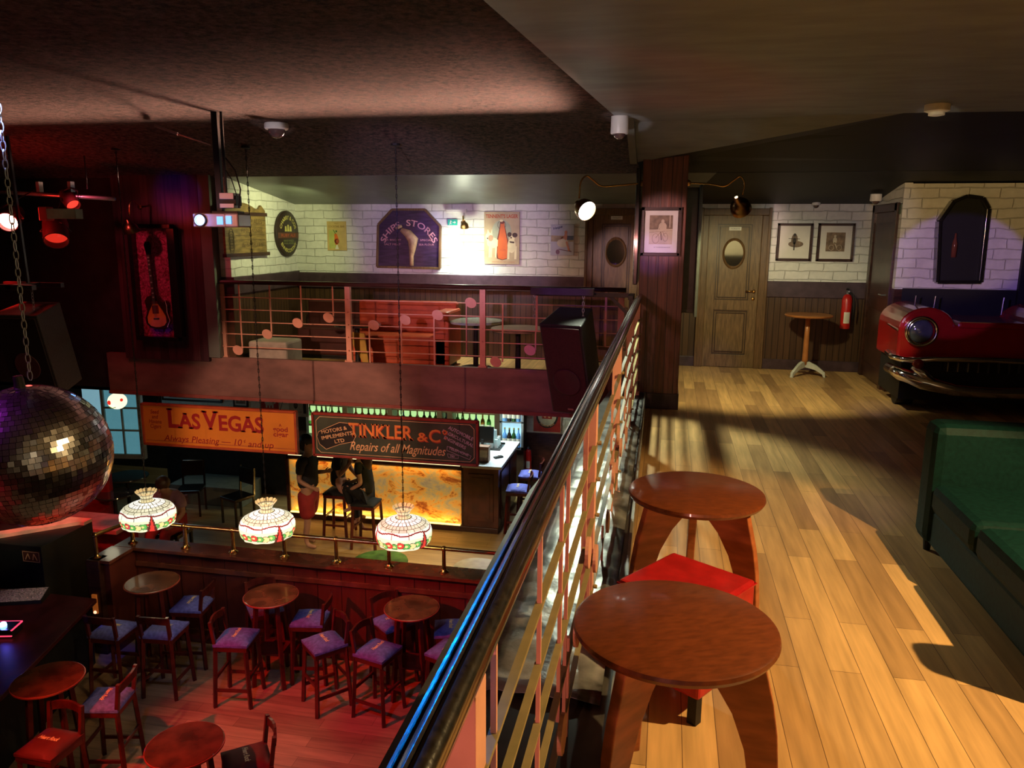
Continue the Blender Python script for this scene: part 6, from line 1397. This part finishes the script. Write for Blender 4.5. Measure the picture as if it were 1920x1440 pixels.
skin_mesh('shirt', [((-.1, 0, .78), (.13, .15)), ((-.1, 0, 1.0), (.12, .145)), ((-.06, 0, 1.2), (.125, .165)), ((-.03, 0, 1.34), (.08, .10)), ((-.03, -.17, 1.27), .068), ((.0, -.21, 1.12), .06), ((-.03, .17, 1.27), .068), ((.02, .2, 1.12), .06)], [(0, 1), (1, 2), (2, 3), (3, 4), (4, 5), (3, 6), (6, 7)], BLKC, t)
MB().ball((-.01, 0, 1.575), .102, 18, 12, (1, .9, 1.0)).build('hair', HAIR, t, smooth=True)
pl_ = make_stool(seat=BLKC, label='stool carrying the companion behind the standing figure', txt=False, back=False)
pl_.location = (p2[0]-.10, p2[1], -3.1)
t = thing('drinking_cup', 'small cup held at the mouth of the seated companion', 'cup', (p2[0]+.17, p2[1]-.12, -3.1+1.33)); MB().lathe([(.001, -.04), (.028, -.04), (.036, .04), (.033, .04), (.026, -.035)], 16, cap=False).build('cup_wall', P('orange_cup', (.4, .15, .05), .3), t, smooth=True)
# --- woman on tall stool, head hidden behind the sign
p = at(683, 935, z=-2.33)
t = thing('person', 'person with long dark hair seated on a tall stool before the glowing bar', 'person', (p.x, p.y, -3.1), 0)
sz = .77
pts = [((.02, 0, sz+.11), (.15, .13)), ((.04, 0, sz+.28), (.12, .115)), ((.0, 0, sz+.48), (.145, .11)), ((-.02, 0, sz+.62), (.08, .075)), ((-.03, 0, sz+.70), .048), ((-.05, 0, sz+.80), (.08, .075)), ((-.05, 0, sz+.89), (.078, .075)),
       ((-.02, -.08, sz+.09), .085), ((-.30, -.06, sz+.24), .062), ((-.20, -.06, sz-.12), .045), ((-.22, -.06, sz-.17), .034), ((-.32, -.08, sz-.20), .028),
       ((-.02, .08, sz+.09), .085), ((-.24, .10, sz+.05), .06), ((-.16, .10, sz-.34), .042), ((-.16, .10, sz-.42), .034), ((-.26, .10, sz-.45), .028),
       ((-.02, -.17, sz+.54), .048), ((.03, -.19, sz+.30), .036), ((-.16, -.12, sz+.18), .028), ((-.02, .15, sz+.54), .048), ((-.05, .17, sz+.28), .036), ((-.24, .1, sz+.22), .028)]
ed = list(hand_e[:22]); hand(pts, ed, (-.16, -.12, sz+.18), 19, (-1, .1, .1), (0, -.2, 1)); hand(pts, ed, (-.24, .1, sz+.22), 22, (-1, -.1, .0), (0, .2, 1))
skin_mesh('body', pts, ed, SKIN, t); face(t, (-.05, 0, sz+.84), (-1, 0, 0), .088)
skin_mesh('top', [((.02, 0, sz+.05), (.165, .15)), ((.04, 0, sz+.28), (.14, .135)), ((.0, 0, sz+.48), (.165, .13)), ((-.02, 0, sz+.64), (.09, .09)), ((-.02, -.17, sz+.54), .066), ((.0, -.185, sz+.42), .058), ((-.02, .15, sz+.54), .066), ((-.03, .165, sz+.40), .058)], [(0, 1), (1, 2), (2, 3), (3, 4), (4, 5), (3, 6), (6, 7)], BLKC, t)
skin_mesh('trousers', [((.02, 0, sz+.12), (.16, .145)), ((-.02, -.08, sz+.09), .105), ((-.30, -.06, sz+.24), .078), ((-.20, -.06, sz-.10), .056), ((-.02, .08, sz+.09), .105), ((-.24, .10, sz+.05), .075), ((-.16, .10, sz-.38), .052)], [(0, 1), (1, 2), (2, 3), (0, 4), (4, 5), (5, 6)], BLKC, t)
MB().ball((-.02, 0, sz+.86), .105, 18, 12, (1, .9, 1.05)).ball((.05, 0, sz+.62), .12, 16, 12, (.75, 1, 1.9)).build('hair', P('long_brown_hair', (.035, .016, .008), .4, var=.3, nscale=60), t, smooth=True)
dup(pl_, (p.x+.03, p.y, -3.1), math.radians(0), 'tall stool carrying the long-haired seated figure')
# --- person in pink shirt behind the left lamp
p = at(322, 985, z=-2.62)
t = thing('person', 'person in a dusty pink shirt bending forward behind the left pendant lamp', 'person', (p.x+.02, p.y, -3.1), 0)
pts = [((0, 0, .52), (.13, .15)), ((0, .02, .70), (.12, .14)), ((.04, -.04, .90), (.13, .16)), ((.04, -.1, 1.02), (.07, .09)), ((.04, -.14, 1.07), .05), ((.03, -.20, 1.12), (.085, .08)), ((.03, -.22, 1.20), (.08, .08)),
       ((-.09, -.02, .50), .09), ((-.12, -.38, .50), .065), ((-.12, -.36, .12), .045), ((-.12, -.36, .05), .036), ((-.12, -.48, .04), .03),
       ((.09, -.02, .50), .09), ((.12, -.38, .50), .065), ((.12, -.36, .12), .045), ((.12, -.36, .05), .036), ((.12, -.48, .04), .03),
       ((-.17, -.06, .96), .05), ((-.26, -.10, .74), .042), ((-.22, -.28, .60), .032), ((.2, -.06, .96), .05), ((.26, -.1, .74), .042), ((.2, -.28, .6), .032)]
ed = list(hand_e[:22]); hand(pts, ed, (-.22, -.28, .60), 19, (.2, -1, -.2), (1, 0, 0)); hand(pts, ed, (.2, -.28, .6), 22, (-.2, -1, -.2), (-1, 0, 0))
skin_mesh('body', pts, ed, SKIN, t); face(t, (.03, -.21, 1.16), (0, -1, -.3), .09)
skin_mesh('shirt', [((0, 0, .46), (.17, .20)), ((0, .02, .70), (.145, .17)), ((.04, -.04, .90), (.15, .18)), ((.04, -.1, 1.03), (.085, .10)), ((-.17, -.06, .96), .08), ((-.24, -.09, .80), .075), ((.2, -.06, .96), .08), ((.25, -.09, .80), .075)], [(0, 1), (1, 2), (2, 3), (3, 4), (4, 5), (3, 6), (6, 7)], PINK, t)
skin_mesh('trousers', [((0, 0, .50), (.14, .16)), ((-.09, -.02, .50), .11), ((-.12, -.38, .50), .085), ((-.12, -.36, .15), .06), ((.09, -.02, .50), .11), ((.12, -.38, .50), .085), ((.12, -.36, .15), .06)], [(0, 1), (1, 2), (2, 3), (0, 4), (4, 5), (5, 6)], REDS, t)
MB().ball((.03, -.19, 1.21), .105, 18, 12).build('hair', P('brown_hair', (.06, .03, .015), .5), t, smooth=True)
t = thing('low_stool', 'low dark stool under the person in the pink shirt', 'stool', (p.x+.02, p.y, -3.1)); MB().box(-.2, .2, -.2, .2, .34, .40).build('seat', BLKG, t, bevel=.01)
for a_ in (-1, 1):
    for b2 in (-1, 1): MB().box(a_*.17-.02, a_*.17+.02, b2*.17-.02, b2*.17+.02, 0, .34).build('leg', BLK, t)
